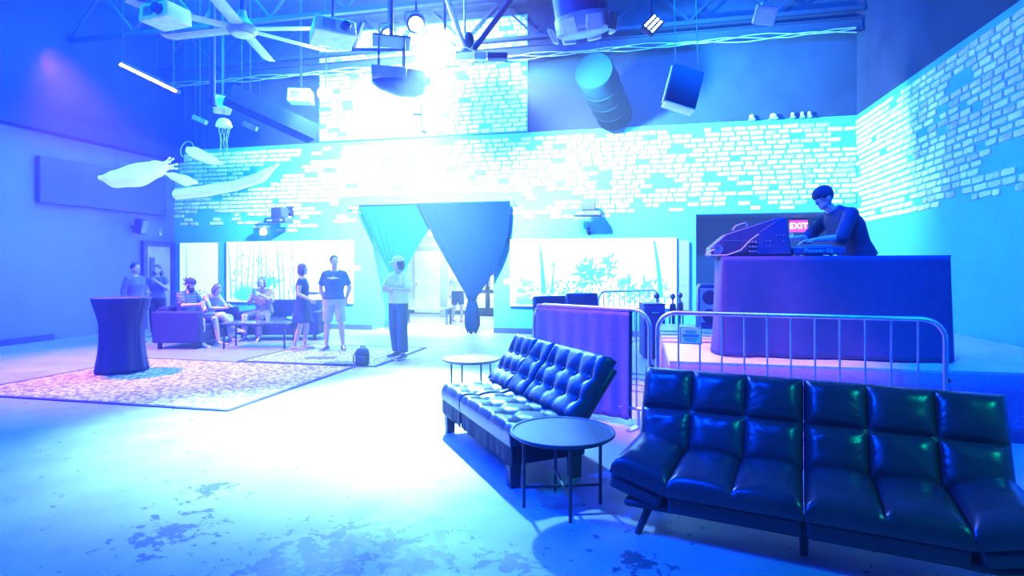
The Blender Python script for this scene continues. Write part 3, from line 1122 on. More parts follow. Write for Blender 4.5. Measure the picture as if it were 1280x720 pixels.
# ---- stage
STX0, STX1, STY0, STY1, STZ = .28, WR - .02, 6.0, 9.9, .63
M_deck = mat('pale_stage_deck', (.55, .52, .54), .5, var=.1, scale=4)
M_skirt = mat('mauve_stage_carpet', (.22, .15, .24), .9, var=.15, scale=40, bump=.3)
t = thing('stage', 'raised stage platform with pale deck and mauve carpeted front', 'stage', (0, 0, 0))
MB().box(((STX0 + STX1) / 2, (STY0 + STY1) / 2, STZ - .04), (STX1 - STX0, STY1 - STY0, .08)).build('deck', M_deck, t, bevel=.006)
wv = MB()
def fnw(u, v):
    return (STX0 + u * (STX1 - STX0), STY0 - .012 - .006 * math.sin(u * 120) * v, (STZ - .03) * (1 - v) + .0)
wv.grid(fnw, 200, 4)
wv.build('front_skirt', M_skirt, t, smooth=60, solid=.008)
MB().box((STX0 + .02, (STY0 + STY1) / 2, (STZ - .09) / 2), (.03, STY1 - STY0 - .05, STZ - .09)).build('side_panel', M_skirt, t)

# ---- DJ table under a cloth
TBX, TBY, TBL, TBD, TBH = .86, 6.46, 2.1, .62, 1.05
t = thing('dj_table', 'tall DJ table hidden by a dark blue floor length cloth on the stage', 'table', (TBX, TBY, STZ))
MB().box((TBL / 2, TBD / 2, TBH - .02), (TBL, TBD, .04)).build('table_top', M_dark, t)
for x in (.06, TBL - .06):
    for y in (.06, TBD - .06):
        MB().box((x, y, TBH / 2 - .02), (.05, .05, TBH - .04)).build('leg', M_blackmetal, t)
M_cloth = mat('dark_table_cloth', (.050, .048, .075), .85, var=.12, scale=12, sheen=.05)
per = []
def rect_path(n):
    pts = []
    for i in range(n):
        s = i / n * 2 * (TBL + TBD)
        if s < TBL:
            pts.append((s, 0, 0, -1))
        elif s < TBL + TBD:
            pts.append((TBL, s - TBL, 1, 0))
        elif s < 2 * TBL + TBD:
            pts.append((TBL - (s - TBL - TBD), TBD, 0, 1))
        else:
            pts.append((0, TBD - (s - 2 * TBL - TBD), -1, 0))
    return pts
RPN = 260
rpth = rect_path(RPN)
def cloth(u, v):
    x, y, nx, ny = rpth[int(round(u * RPN)) % RPN]
    s = u * 2 * (TBL + TBD)
    am = (.010 + .05 * v) * v ** .4
    off = .012 + am * (.5 + .5 * math.sin(s * 9 + 1.2 * math.sin(s * 2.1))) + .03 * v
    return (x + nx * off, y + ny * off, TBH + .002 - v * (TBH - .012))
g = MB().grid(cloth, RPN, 22)
g.box((TBL / 2, TBD / 2, TBH + .002), (TBL + .02, TBD + .02, .008))
g.build('table_cloth', M_cloth, t, smooth=60, solid=.006)

TT = STZ + TBH + .008
# wedge monitor
pw = on_y(946, 320, TBY + .06)
t = thing('monitor_speaker', 'bulky dark wedge monitor loudspeaker lying on the DJ table', 'speaker', (pw.x, TBY + .10, TT))
x0, x1, dp = -.46, .36, .46
prof = [(x0, 0), (x1, 0), (x1 - .06, .40), (x1 - .14, .41), (x0 + .16, .24), (x0, .10)]
cab = MB().prism(prof, 'y', 0, dp).build('cabinet', mat('monitor_cabinet', (.045, .042, .06), .5, bump=.3, bscale=200), t, bevel=.012)
gp = [(x0 + .47, .02), (x1 - .02, .02), (x1 - .075, .385), (x1 - .14, .39), (x0 + .50, .26)]
MB().prism(gp, 'y', -.012, 0).build('end_panel', mat('monitor_panel', (.03, .05, .10), .4), t, bevel=.004)
for k in range(9):
    MB().ball((x0 + .56 + .035 * (k % 3) + .10 * (k // 5), -.014, .10 + .06 * (k // 3)), .006, 8, 6).build('rivet', M_steel, t)
MB().tube([(x0 + .25, .16, .285), (x0 + .28, .16, .33), (x0 + .38, .16, .365), (x0 + .40, .16, .335)], .013, 8).build('handle', M_grey, t)
MB().lathe([(.055, 0), (.055, .02), (.03, .02), (.03, .012)], 18, M=Matrix.Translation((x0 + .07, 0, .075)) @ Matrix.Rotation(PI / 2, 4, 'X')).build('jack_plate', M_steel, t)
MB().box((x0 + .25, -.006, .10), (.26, .012, .14)).build('rear_panel', M_dark, t, bevel=.003)
for kx in range(3):
    for kz in range(3):
        MB().lathe([(.012, 0), (.010, .022)], 10, M=Matrix.Translation((x0 + .40 + .03 * kx, -.0, .05 + .05 * kz)) @ Matrix.Rotation(PI / 2, 4, 'X')).build('knob', M_grey, t)
pts = [(-.4, -.02, .0), (-.48, -.06, .02), (-.5, -.06, .10), (-.42, -.05, .12)]
c0 = [Vector((pw.x + a, TBY + .10 + b, TT + .012 + c)) for a, b, c in
      [(-.42, -.03, .06), (-.50, -.05, .03), (-.53, -.05, .0), (-.44, -.06, -.004), (-.30, -.05, -.002), (-.16, -.05, .05), (-.06, -.04, .16), (.02, -.03, .22)]]
cab_m = mat('pale_cable', (.55, .50, .58), .5)
tag(MB().tube(c0, .007, 8).build('monitor_cable', cab_m), 'pale cable looping around the wedge monitor on the DJ table', 'cable')

# deck with lettering
pd = on_y(1024, 320, TBY + .12)
t = thing('dj_deck', 'flat dark DJ deck lettered Pioneer DJ on the table before the DJ', 'DJ deck', (pd.x, TBY + .10, TT))
MB().box((0, .19, .055), (.50, .36, .075)).build('body', mat('deck_case', (.05, .09, .12), .35), t, bevel=.01)
for sx in (-.2, .2):
    for sy in (.06, .32):
        MB().lathe([(.022, 0), (.022, .018)], 12, c=(sx, sy, 0)).build('foot', M_steel, t)
MB().box((-.04, .10, .012), (.16, .16, .02)).build('underside', M_dark, t)
pl = MB().lathe([(.13, 0), (.13, .016), (.12, .024), (.04, .026)], 36, c=(.04, .19, .0925)).build('jog_wheel', M_grey, t)
MB().lathe([(.035, 0), (.03, .012)], 20, c=(-.17, .12, .0925)).build('dial', M_steel, t)
for k in range(5):
    MB().box((-.17 + .03 * k, .32, .096), (.02, .02, .012)).build('pad', M_white, t)
text_obj('lettering', 'Pioneer DJ', .055, .001, mat('deck_lettering', (.2, .75, .9), .4), t,
         Matrix.Translation((-.01, .008, .055)) @ Matrix.Rotation(PI / 2, 4, 'X'))

# dark loudspeaker standing on the stage behind the table's left end
p = on_y(887, 404, 9.2)
t = thing('stage_speaker', 'dark tall loudspeaker standing on the stage behind the DJ table', 'speaker', (p.x, p.y, STZ), YAW - .2)
MB().prism([(-.17, 0), (.17, 0), (.17, .62), (.13, .68), (-.13, .68), (-.17, .62)], 'y', 0, .32).build('cabinet', M_dark, t, bevel=.012)
MB().box((0, -.008, .36), (.28, .014, .52)).build('grille', M_grey, t, bevel=.004)
for z in (.2, .48):
    MB().lathe([(.11, 0), (.11, .012), (.05, .004)], 24, M=Matrix.Translation((0, -.012, z)) @ Matrix.Rotation(PI / 2, 4, 'X')).build('driver', M_blackmetal, t)

# cables along the stage's left edge
cm = mat('pink_cable', (.5, .42, .5), .5)
for k in range(4):
    r0 = random.Random(k)
    yk = 7.35 + .4 * k
    pts = [Vector((STX0 - .75 + .1 * k, yk - .3, .012)), Vector((STX0 - .4, yk + .1, .012)), Vector((STX0 - .10, yk, .014)), Vector((STX0 - .035, yk, .12)),
           Vector((STX0 - .030, yk + .05, STZ - .05)), Vector((STX0 - .02, yk + .08, STZ + .014))]
    for i in range(9):
        f = i / 8
        pts.append(Vector((STX0 + .10 + f * .75 + r0.uniform(-.03, .03), yk + .1 + .12 * math.sin(3 * f + k) * f, STZ + .012)))
    tag(MB().tube(pts, .011, 8).build('stage_cable', cm), 'pinkish cable running from the floor over the left edge of the stage deck', 'cable', 'cables on the stage deck')

# ---- dark chairs behind the covered barricade
def lounge_chair(p, rz, label, h):
    t = thing('lounge_chair', label, 'chair', p, rz)
    MB().box((0, .02, .36), (.56, .56, .16)).build('seat', M_black, t, bevel=.03)
    MB().box((0, 0, 0), (.54, .11, h - .40), M=Matrix.Translation((0, .30, .40 + (h - .40) / 2)) @ Matrix.Rotation(-.14, 4, 'X')).build('backrest', M_black, t, bevel=.03)
    for sx in (-.23, .23):
        for sy in (-.2, .24):
            MB().box((sx, sy, .14), (.045, .045, .28)).build('leg', M_wood_dark, t)
lounge_chair(cw(.70, 8.2), YAW + .45, 'black leather lounge chair with tilted back behind the covered barricade', 1.15)
lounge_chair(cw(1.2, 9.3), YAW + .1, 'black leather lounge chair next to the far barricade end', 1.14)

# dark bin beside the stage and folded light stands
p = cw((815 - 640) / FOC * 10.0, 10.0)
t = thing('road_case', 'dark upright equipment case standing left of the stage steps', 'case', p, YAW)
MB().box((0, 0, .48), (.36, .40, .88)).build('body', mat('case_navy', (.035, .035, .06), .6), t, bevel=.012)
MB().box((0, 0, .935), (.37, .41, .03)).build('lid', M_dark, t, bevel=.006)
for sx in (-.12, .12):
    for sy in (-.15, .15):
        MB().ball((sx, sy, .022), .022, 10, 8).build('castor', M_blackmetal, t)
MB().tube([(-.06, -.205, .8), (-.06, -.235, .8), (.06, -.235, .8), (.06, -.205, .8)], .009, 8).build('handle', M_steel, t)
for k, (px, d_, hh, lb) in enumerate(((821, 10.6, 1.06, 'folded dark tripod stand behind the equipment case'),
                                     (841, 10.2, 1.07, 'folded dark tripod stand with a bulky head beside the stage'),
                                     (850, 10.9, 1.06, 'slim folded dark tripod stand nearest the grey wall panel'))):
    p = cw((px - 640) / FOC * d_, d_)
    t = thing('folded_stand', lb, 'stand', p, k)
    MB().tube([(0, 0, .03), (0, 0, hh - .05)], .016, 10).build('pole', M_blackmetal, t)
    for j in range(3):
        a = j * 2 * PI / 3
        MB().tube([(.045 * math.cos(a), .045 * math.sin(a), hh - .22), (.06 * math.cos(a), .06 * math.sin(a), .4), (.16 * math.cos(a), .16 * math.sin(a), .012)], .014, 8).build('leg', M_blackmetal, t)
    MB().lathe([(.05, 0), (.06, .04), (.055, .2), (.03, .22)], 14, c=(0, 0, hh - .36)).build('collar', M_blackmetal, t)
    MB().ball((0, 0, hh - .02), (.05, .05, .055)).build('head', M_blackmetal, t)

# ---- lounge at the left: sofas and coffee table
M_sofa = mat('navy_sofa_fabric', (.020, .022, .045), .75, var=.15, scale=25)
def sofa(label, p, rz, L, D=.88, arm=.66, back=.82):
    t = thing('sofa', label, 'sofa', p, rz)
    MB().box((0, 0, .22), (L - .02, D - .02, .20)).build('base', M_sofa, t, bevel=.02)
    for s in (-1, 1):
        MB().box((s * (L / 2 - .09), 0, .12 + (arm - .12) / 2), (.18, D, arm - .12)).build('arm', M_sofa, t, bevel=.03, seg=3)
    MB().box((0, 0, 0), (L - .36, .2, back - .30), M=Matrix.Translation((0, D / 2 - .12, .30 + (back - .30) / 2)) @ Matrix.Rotation(-.1, 4, 'X')).build('backrest', M_sofa, t, bevel=.04, seg=3)
    n = 2
    w_ = (L - .38) / n
    for k in range(n):
        MB().box((-L / 2 + .19 + w_ * (k + .5), -.06, .385), (w_ - .01, D - .18, .15)).build('seat_cushion', M_sofa, t, bevel=.04, seg=3)
    for sx in (-1, 1):
        for sy in (-1, 1):
            MB().box((sx * (L / 2 - .1), sy * (D / 2 - .1), .06), (.06, .06, .12)).build('foot', M_wood_dark, t)
    return t
SOFA_A = cw(-6.42, 11.80)
sofa('navy box sofa seen from its side with the bearded man', SOFA_A, YAW + PI / 2, 1.65, .9, .72, .80)
SOFA_B = cw(-5.02, 12.75)
sofa('navy sofa facing the room in front of the bamboo picture', SOFA_B, YAW, 1.75, .9, .62, .84)
t = thing('coffee_table', 'low coffee table with thin dark legs between the two navy sofas', 'table', cw(-4.95, 11.3), YAW)
MB().box((0, 0, .485), (1.25, .55, .03)).build('table_top', mat('coffee_table_top', (.10, .16, .18), .15, spec=.7), t, bevel=.004)
for sx in (-.58, .58):
    for sy in (-.24, .24):
        MB().box((sx, sy, .235), (.03, .03, .47)).build('leg', M_blackmetal, t)
MB().box((0, 0, .455), (1.16, .48, .02)).build('apron', M_blackmetal, t)
def cup(p, label, h=.12, r=.042, m=None):
    t = thing('paper_cup', label, 'cup', p)
    MB().lathe([(r * .72, 0), (r, h), (r * .93, h), (r * .66, .006)], 20).build('cup_body', m or M_white, t)
    MB().tube([(r * math.cos(k * PI / 8), r * math.sin(k * PI / 8), h) for k in range(16)], .003, 6, closed=True).build('rim', m or M_white, t)
    return t
cup(cw(-5.18, 11.15, .50), 'pale paper cup on the coffee table nearest the seated woman in white', .15, .055)
cup(cw(-4.78, 11.28, .50), 'clear tumbler on the coffee table before the patterned blouse woman', .17, .045, mat('tumbler', (.5, .6, .7), .1, spec=.7))
# hat on the sofa
t = thing('sun_hat', 'pale hat with a bright cyan brim lying on the navy sofa', 'hat', tuple(cw(-4.64, 12.45, .468)), .4)
MB().lathe([(.19, 0), (.20, .012), (.11, .02), (.10, .10), (.07, .125), (.02, .13)], 28).build('crown', mat('hat_felt', (.40, .42, .50), .9), t, smooth=60)
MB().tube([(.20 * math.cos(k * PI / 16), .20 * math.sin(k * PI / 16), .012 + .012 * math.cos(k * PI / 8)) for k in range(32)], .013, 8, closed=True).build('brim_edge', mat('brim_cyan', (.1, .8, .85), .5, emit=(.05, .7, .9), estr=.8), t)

# ---- rugs
def rug_mat(name, c1, c2, c3, scale):
    m = bpy.data.materials.new(name)
    m.use_nodes = True
    nt = m.node_tree
    b = nt.nodes['Principled BSDF']
    tc = nt.nodes.new('ShaderNodeTexCoord')
    v = nt.nodes.new('ShaderNodeTexVoronoi')
    v.inputs['Scale'].default_value = scale
    n = nt.nodes.new('ShaderNodeTexNoise')
    n.inputs['Scale'].default_value = scale * 1.4
    n.inputs['Detail'].default_value = 8
    mx = nt.nodes.new('ShaderNodeMath')
    mx.operation = 'MULTIPLY'
    nt.links.new(tc.outputs['Object'], v.inputs['Vector'])
    nt.links.new(tc.outputs['Object'], n.inputs['Vector'])
    nt.links.new(v.outputs['Distance'], mx.inputs[0])
    nt.links.new(n.outputs['Fac'], mx.inputs[1])
    r = nt.nodes.new('ShaderNodeValToRGB')
    r.color_ramp.elements[0].position = .10
    r.color_ramp.elements[0].color = c1 + (1,)
    r.color_ramp.elements[1].position = .30
    r.color_ramp.elements[1].color = c2 + (1,)
    e = r.color_ramp.elements.new(.2)
    e.color = c3 + (1,)
    nt.links.new(mx.outputs[0], r.inputs['Fac'])
    nt.links.new(r.outputs['Color'], b.inputs['Base Color'])
    b.inputs['Roughness'].default_value = .95
    return m
def rug(label, x0, x1, y0, y1, m, mb_):
    t = thing('rug', label, 'rug', ((x0 + x1) / 2, (y0 + y1) / 2, 0))
    w_, d_ = x1 - x0, y1 - y0
    MB().box((0, 0, .006), (w_ - .12, d_ - .12, .012)).build('field', m, t)
    for sx, sy, ww, dd in ((0, -1, w_, .06), (0, 1, w_, .06), (-1, 0, .06, d_ - .12), (1, 0, .06, d_ - .12)):
        MB().box((sx * (w_ / 2 - .03), sy * (d_ / 2 - .03), .0065), (ww, dd, .013)).build('border', mb_, t)
M_rb = mat('rug_border', (.06, .04, .08), .95)
rug('large pale patterned rug on the open floor in front of the seated group', -8.3, -4.37, 5.43, 8.3,
    rug_mat('rug_rose', (.55, .46, .50), (.22, .16, .26), (.68, .58, .62), 17), M_rb)
rug('flat pale rug under the standing group with the black bag', -6.55, -4.05, 8.35, 10.55,
    rug_mat('rug_teal', (.45, .50, .50), (.20, .26, .28), (.58, .62, .62), 17), M_rb)

# ---- bag on the floor
p = on_z(453, 457)
t = thing('backpack', 'small black backpack standing on the floor by the standing group', 'bag', (p.x, p.y, .013), YAW + .1)
rings = []
for z, a, b1 in ((.0, .10, .075), (.05, .108, .085), (.17, .108, .085), (.235, .098, .075), (.265, .07, .05)):
    rings.append([(a * math.copysign(abs(math.cos(k)) ** .45, math.cos(k)), b1 * math.copysign(abs(math.sin(k)) ** .6, math.sin(k)), z) for k in [2 * PI * i / 20 for i in range(20)]])
MB().loft(rings).build('body', mat('bag_fabric', (.03, .04, .045), .8), t, smooth=60)
MB().box((0, -.085, .09), (.13, .045, .12)).build('pocket', mat('bag_pocket', (.04, .055, .06), .8), t, bevel=.015)
MB().tube([(-.03, .02, .25), (-.03, .02, .29), (.03, .02, .29), (.03, .02, .25)], .010, 8).build('handle', M_dark, t)
MB().tube([(-.10, .0, .21), (-.135, -.02, .14), (-.13, -.03, .05), (-.095, -.03, .015)], .012, 8).build('strap', M_dark, t)
p = on_z(426, 456)
t = thing('cloth_bundle', 'flat dark folded cloth lying on the floor left of the backpack', 'cloth', (p.x, p.y, .013), YAW)
def fnc(u, v):
    return ((u - .5) * .5, (v - .5) * .25, .012 + .015 * abs(noise.noise(Vector((u * 5, v * 5, 2)))))
MB().grid(fnc, 24, 14).build('top_fold', M_dark, t, smooth=70, solid=.012)
MB().box((0, 0, .005), (.48, .24, .01)).build('lower_fold', M_dark, t)
p = on_z(402, 448)
t = thing('floor_mat', 'small flat dark mat lying on the rug left of the folded cloth', 'mat', (p.x, p.y, .013), YAW)
MB().box((0, 0, .004), (.5, .22, .008)).build('mat_field', mat('mat_grey', (.14, .16, .18), .9), t)
MB().box((0, -.115, .0045), (.5, .01, .009)).build('hem', M_dark, t)
# dark draped high table at the left edge of the lounge
p = cw((152 - 640) / FOC * 8.6, 8.6)
p.z = .013
t = thing('cocktail_table', 'tall cocktail table under a dark floor length cloth by the large rug', 'table', p, 0)
MB().lathe([(.36, 1.06), (.37, 1.07), (.37, 1.09), (.36, 1.10)], 40).build('table_top', M_dark, t)
MB().lathe([(.24, 0), (.24, .02), (.03, .04), (.03, 1.06)], 20).build('pedestal', M_blackmetal, t)
def skirt(u, v):
    a = 2 * PI * u
    r = .385 - .16 * math.sin(PI * min(1, v * 1.2) * .5) + .11 * max(0, v - .35) / .65 + .02 * math.sin(9 * a) * v
    return (r * math.cos(a), r * math.sin(a), 1.105 - 1.09 * v)
MB().grid(skirt, 80, 20).build('cloth', mat('cocktail_cloth', (.02, .02, .045), .8), t, smooth=60, solid=.006)
# ------------------------------------------------------------------ people
def fuse(name, mb, voxel, m, parent, it=4):
    """melt overlapping closed shapes into one continuous skin"""
    me = mb.mesh(name, None)
    o = bpy.data.objects.new(name, me)
    COL.objects.link(o)
    md = o.modifiers.new('r', 'REMESH')
    md.mode = 'VOXEL'
    md.voxel_size = voxel
    md.use_smooth_shade = True
    s = o.modifiers.new('s', 'SMOOTH')
    s.factor = .5
    s.iterations = it
    dg = bpy.context.evaluated_depsgraph_get()
    new = bpy.data.meshes.new_from_object(o.evaluated_get(dg))
    new.name = name
    o.modifiers.clear()
    o.data = new
    bpy.data.meshes.remove(me)
    new.materials.clear()
    new.materials.append(m)
    new.shade_smooth()
    o.parent = parent
    return o

def V(*a):
    return Vector(a)

def oval(p, s, f, a, b, n=18, pw=.85):
    out = []
    for k in range(n):
        t = 2 * PI * k / n
        c, d = math.cos(t), math.sin(t)
        out.append(p + s * a * math.copysign(abs(c) ** pw, c) + f * b * math.copysign(abs(d) ** pw, d))
    return out

def limb(mb, pts, rs, n=12):
    for i in range(len(pts) - 1):
        mb.tube([pts[i], pts[i + 1]], [rs[i], rs[i + 1]], n)
    for p, r in zip(pts, rs):
        mb.ball(p, r * 1.0, 12, 8)

def hand(mb, w, d, nrm, side, curl):
    """palm, four unequal bent fingers and a thumb; nrm points out of the palm"""
    d = d.normalized()
    nrm = (nrm - d * nrm.dot(d)).normalized()
    x = d.cross(nrm).normalized() * side
    Mx = Matrix((x, d, nrm)).transposed().to_4x4()
    Mx.translation = w + d * .05
    mb.ball((0, 0, 0), (.041, .058, .018), 14, 10, M=Mx)
    for k, (off, L) in enumerate(((-.033, .060), (-.011, .074), (.011, .078), (.033, .068))):
        b0 = w + d * .088 + x * off
        a = curl
        d1 = (d * math.cos(a) + nrm * math.sin(a)).normalized()
        d2 = (d * math.cos(2 * a) + nrm * math.sin(2 * a)).normalized()
        b1 = b0 + d1 * L * .55
        b2 = b1 + d2 * L * .5
        limb(mb, [b0 - d * .02, b0, b1, b2], [.0095, .0092, .0085, .0072], 8)
    t0 = w + d * .022 + x * .030
    dt = (d * .75 + x * .62 + nrm * .35).normalized()
    t1 = t0 + dt * .042
    t2 = t1 + (d * .9 + nrm * .35 + x * .1).normalized() * .032
    limb(mb, [t0 - x * .012, t0, t1, t2], [.012, .012, .0098, .008], 8)

SKIN = {}
def skin(name, col):
    return mat(name, col, .55, var=.06, scale=6)
SK_A = skin('skin_fair', (.62, .42, .34))
SK_B = skin('skin_tan', (.50, .33, .26))

BASE = dict(pelvis=V(0, 0, .94), chest=V(0, .0, 1.27), neck=V(0, .01, 1.475), head=V(0, -.015, 1.63),
            shL=V(.172, .005, 1.400), shR=V(-.172, .005, 1.400),
            elL=V(.25, .03, 1.13), elR=V(-.25, .03, 1.13), wrL=V(.26, -.05, .89), wrR=V(-.26, -.05, .89),
            hipL=V(.088, 0, .90), hipR=V(-.088, 0, .90), knL=V(.105, -.02, .49), knR=V(-.105, -.02, .49),
            anL=V(.11, .03, .085), anR=V(-.11, .03, .085), toL=V(.14, -.15, .03), toR=V(-.14, -.15, .03))

def torso(J, g, lo=0, hi=6, wide=1.0):
    """elliptical sections up the spine; g grows them"""
    P, C, N = J['pelvis'], J['chest'], J['neck']
    sp = (J['hipL'] - J['hipR']).normalized()
    ss = (J['shL'] - J['shR']).normalized()
    S = (J['shL'] + J['shR']) / 2
    up0 = (C - P).normalized()
    up1 = (N - C).normalized()
    st = [(P - up0 * .10, sp, up0, .125, .095), (P + up0 * .0, sp, up0, .168, .116), (P.lerp(C, .45), (sp + ss).normalized(), up0, .142, .100),
          (C, ss, (up0 + up1).normalized(), .168, .118), (S.lerp(N, .05), ss, up1, .150, .080), (S.lerp(N, .62), ss, up1, .088, .066), (N, ss, up1, .058, .056)]
    out = []
    for p, s, u, a, b in st[lo:hi + 1]:
        f = u.cross(s).normalized()
        out.append(oval(p, s, f, a * wide + g, b + g))
    return out

def skirt_rings(J, hem, flare, g):
    P = J['pelvis']
    sp = (J['hipL'] - J['hipR']).normalized()
    f = V(0, 0, 1).cross(sp).normalized()
    return [oval(P + V(0, 0, -.0) * 0 + V(0, 0, z), sp, f, a + g, b + g) for z, a, b in
            ((hem, .19 + flare, .15 + flare), (hem * .5, .18 + flare * .5, .13 + flare * .5), (0, .17, .118), (.12, .15, .105))]

def person(label, loc, rz, J=None, scale=1.0, yaw=0, pitch=0, skin_m=SK_A, top=None, sleeve=.8, top_lo=1, bottom=None,
           cut=None, dress=None, shoes=None, hair=None, style='short', cap=None, beard=None, curl=(.5, .5),
           palmL=V(0, 0, -1), palmR=V(0, 0, -1), voxel=.011, print_=None, wide_legs=0.0, group=None, loose=0.0, collar=False):
    JJ = {k: v.copy() for k, v in BASE.items()}
    for k, v in (J or {}).items():
        JJ[k] = Vector(v)
    J = JJ
    t = thing('person', label, 'person', loc, rz, group)
    t.scale = (scale,) * 3
    mb = MB()
    mb.loft(torso(J, 0, 0, 6))
    limb(mb, [J['neck'] - V(0, 0, .03), J['head'] - V(0, -.02, .06)], [.056, .052])
    for s in 'LR':
        sh, el, wr = J['sh' + s], J['el' + s], J['wr' + s]
        mid = sh.lerp(el, .35)
        f1 = el.lerp(wr, .3)
        limb(mb, [sh, mid, el, f1, wr], [.056, .050, .040, .041, .027])
        hand(mb, wr, wr - el, palmL if s == 'L' else palmR, 1 if s == 'L' else -1, curl[0] if s == 'L' else curl[1])
        hp, kn, an, to = J['hip' + s], J['kn' + s], J['an' + s], J['to' + s]
        limb(mb, [hp, hp.lerp(kn, .45), kn, kn.lerp(an, .32), an], [.092, .078, .054, .056, .034])
        heel = an + (an - to).normalized() * .035
        heel.z = an.z - .04
        limb(mb, [heel, an - V(0, 0, .03), to], [.034, .038, .026])
    HM = Matrix.Translation(J['head']) @ Matrix.Rotation(yaw, 4, 'Z') @ Matrix.Rotation(pitch, 4, 'X')
    def H(x, y, z):
        return HM @ Vector((x, y, z))
    R3 = HM.to_3x3().to_4x4()
    mb.ball(H(0, .008, .015), (.075, .094, .100), 18, 14, M=R3)
    mb.ball(H(0, -.028, -.055), (.056, .060, .058), 16, 12, M=R3)
    mb.ball(H(0, -.072, -.088), (.024, .020, .020), 12, 8, M=R3)
    mb.ball(H(0, -.095, -.022), (.013, .018, .016), 10, 8, M=R3)
    mb.ball(H(0, -.088, .004), (.010, .010, .028), 10, 8, M=R3)
    mb.ball(H(0, -.076, .030), (.048, .014, .010), 12, 8, M=R3)
    for sx in (-1, 1):
        mb.ball(H(sx * .076, .012, -.012), (.010, .020, .030), 10, 8, M=R3)
    body = fuse('body', mb, voxel, skin_m, t)
    # face
    for sx in (-1, 1):
        e = MB().ball(H(sx * .031, -.079, .008), (.014, .011, .009), 10, 8, M=R3).build('eye', M_white, t)
        MB().ball(H(sx * .031, -.088, .008), (.006, .004, .006), 8, 6, M=R3).build('iris', M_dark, e)
    MB().ball(H(0, -.084, -.060), (.023, .010, .007), 10, 6, M=R3).build('mouth', mat('lips', (.45, .18, .18), .5), t)
    # hair
    if hair:
        hb = MB()
        hb.ball(H(0, .022, .030), (.084, .098, .100), 18, 14, M=R3)
        if style == 'bob':
            hb.ball(H(0, .045, -.03), (.092, .075, .105), 16, 12, M=R3)
            for sx in (-1, 1):
                hb.ball(H(sx * .072, .0, -.035), (.026, .05, .085), 12, 8, M=R3)
        if style == 'long':
            hb.ball(H(0, .055, -.06), (.095, .065, .15), 16, 12, M=R3)
            for sx in (-1, 1):
                hb.ball(H(sx * .075, .01, -.09), (.030, .05, .15), 12, 8, M=R3)
        if style == 'wavy':
            hb.ball(H(0, .05, -.05), (.10, .07, .14), 16, 12, M=R3)
            for k in range(10):
                a = PI * k / 9
                hb.ball(H(.09 * math.cos(a), .02 + .06 * math.sin(a), -.10 + .03 * (k % 2)), .04, 10, 8)
        # keep the face clear: hair stays behind the brow line
        fuse('hair', hb, .010, hair, t, 2)
    if beard:
        bb = MB()
        bb.ball(H(0, -.055, -.085), (.062, .052, .045), 14, 10, M=R3)
        bb.ball(H(0, -.062, -.13), (.045, .040, .045), 12, 8, M=R3)
        for sx in (-1, 1):
            bb.ball(H(sx * .060, -.02, -.05), (.016, .035, .05), 10, 8, M=R3)
        fuse('beard', bb, .010, beard, t, 2)
    if cap:
        kind, cm = cap
        cb = MB()
        n = 22
        rings = []
        for z, r in ((.028, 1.0), (.065, .98), (.095, .84), (.118, .55), (.128, .15)):
            rings.append([H(.090 * r * math.cos(2 * PI * k / n), .010 + .108 * r * math.sin(2 * PI * k / n), z) for k in range(n)])
        cb.loft(rings)
        if kind == 'peak':
            sg = -1
        elif kind == 'back':
            sg = 1
        else:
            sg = 0
        o = cb.build('cap', cm, t, smooth=60)
        if sg:
            def pk(u, v):
                a = PI * u
                r = 1 + .75 * v * math.sin(a) ** .7
                return H(.088 * math.cos(a) * (1 + .02 * v), .010 + sg * .106 * math.sin(a) * r, .036 - .018 * v * math.sin(a))
            MB().grid(pk, 18, 5).build('peak', cm, o, smooth=60, solid=.006)
    # clothes
    if top:
        sb = MB()
        sb.loft(torso(J, .016 + loose, top_lo, 4) + torso(J, .010 + loose * .5, 5, 6 if collar else 5))
        N = J['neck']
        for s in 'LR':
            sh, el, wr = J['sh' + s], J['el' + s], J['wr' + s]
            if sleeve > 0:
                sb.ball(sh, .061 + loose * .35, 12, 8)
                sb.tube([N.lerp(sh, .35), sh], [.050, .058 + loose * .3], 12)
                if sleeve <= 1:
                    sb.tube([sh, sh.lerp(el, sleeve)], [.061 + loose * .35, .060 + loose * .8], 14)
                else:
                    sb.tube([sh, el], [.061 + loose * .35, .054 + loose * .5], 14)
                    sb.ball(el, .054 + loose * .5, 12, 8)
                    sb.tube([el, el.lerp(wr, sleeve - 1)], [.054 + loose * .5, .043 + loose * .4], 14)
            else:
                sb.tube([sh * .85 + N * .15 - V(0, 0, .02), sh.lerp(el, .06)], [.052, .058], 12)
        shirt = fuse('shirt', sb, .012, top, t, 3)
        if hasattr(print_, '__call__'):
            print_(shirt, J)
    if dress:
        m_, hem, flare = dress
        db = MB()
        db.loft(torso(J, .016, 1, 4) + torso(J, .006, 5, 5))
        db.loft(skirt_rings(J, hem, flare, .012))
        for s in 'LR':
            sh, el = J['sh' + s], J['el' + s]
            db.ball(sh, .060, 12, 8)
            db.tube([sh, sh.lerp(el, .35)], [.060, .060], 12)
        fuse('dress', db, .012, m_, t, 3)
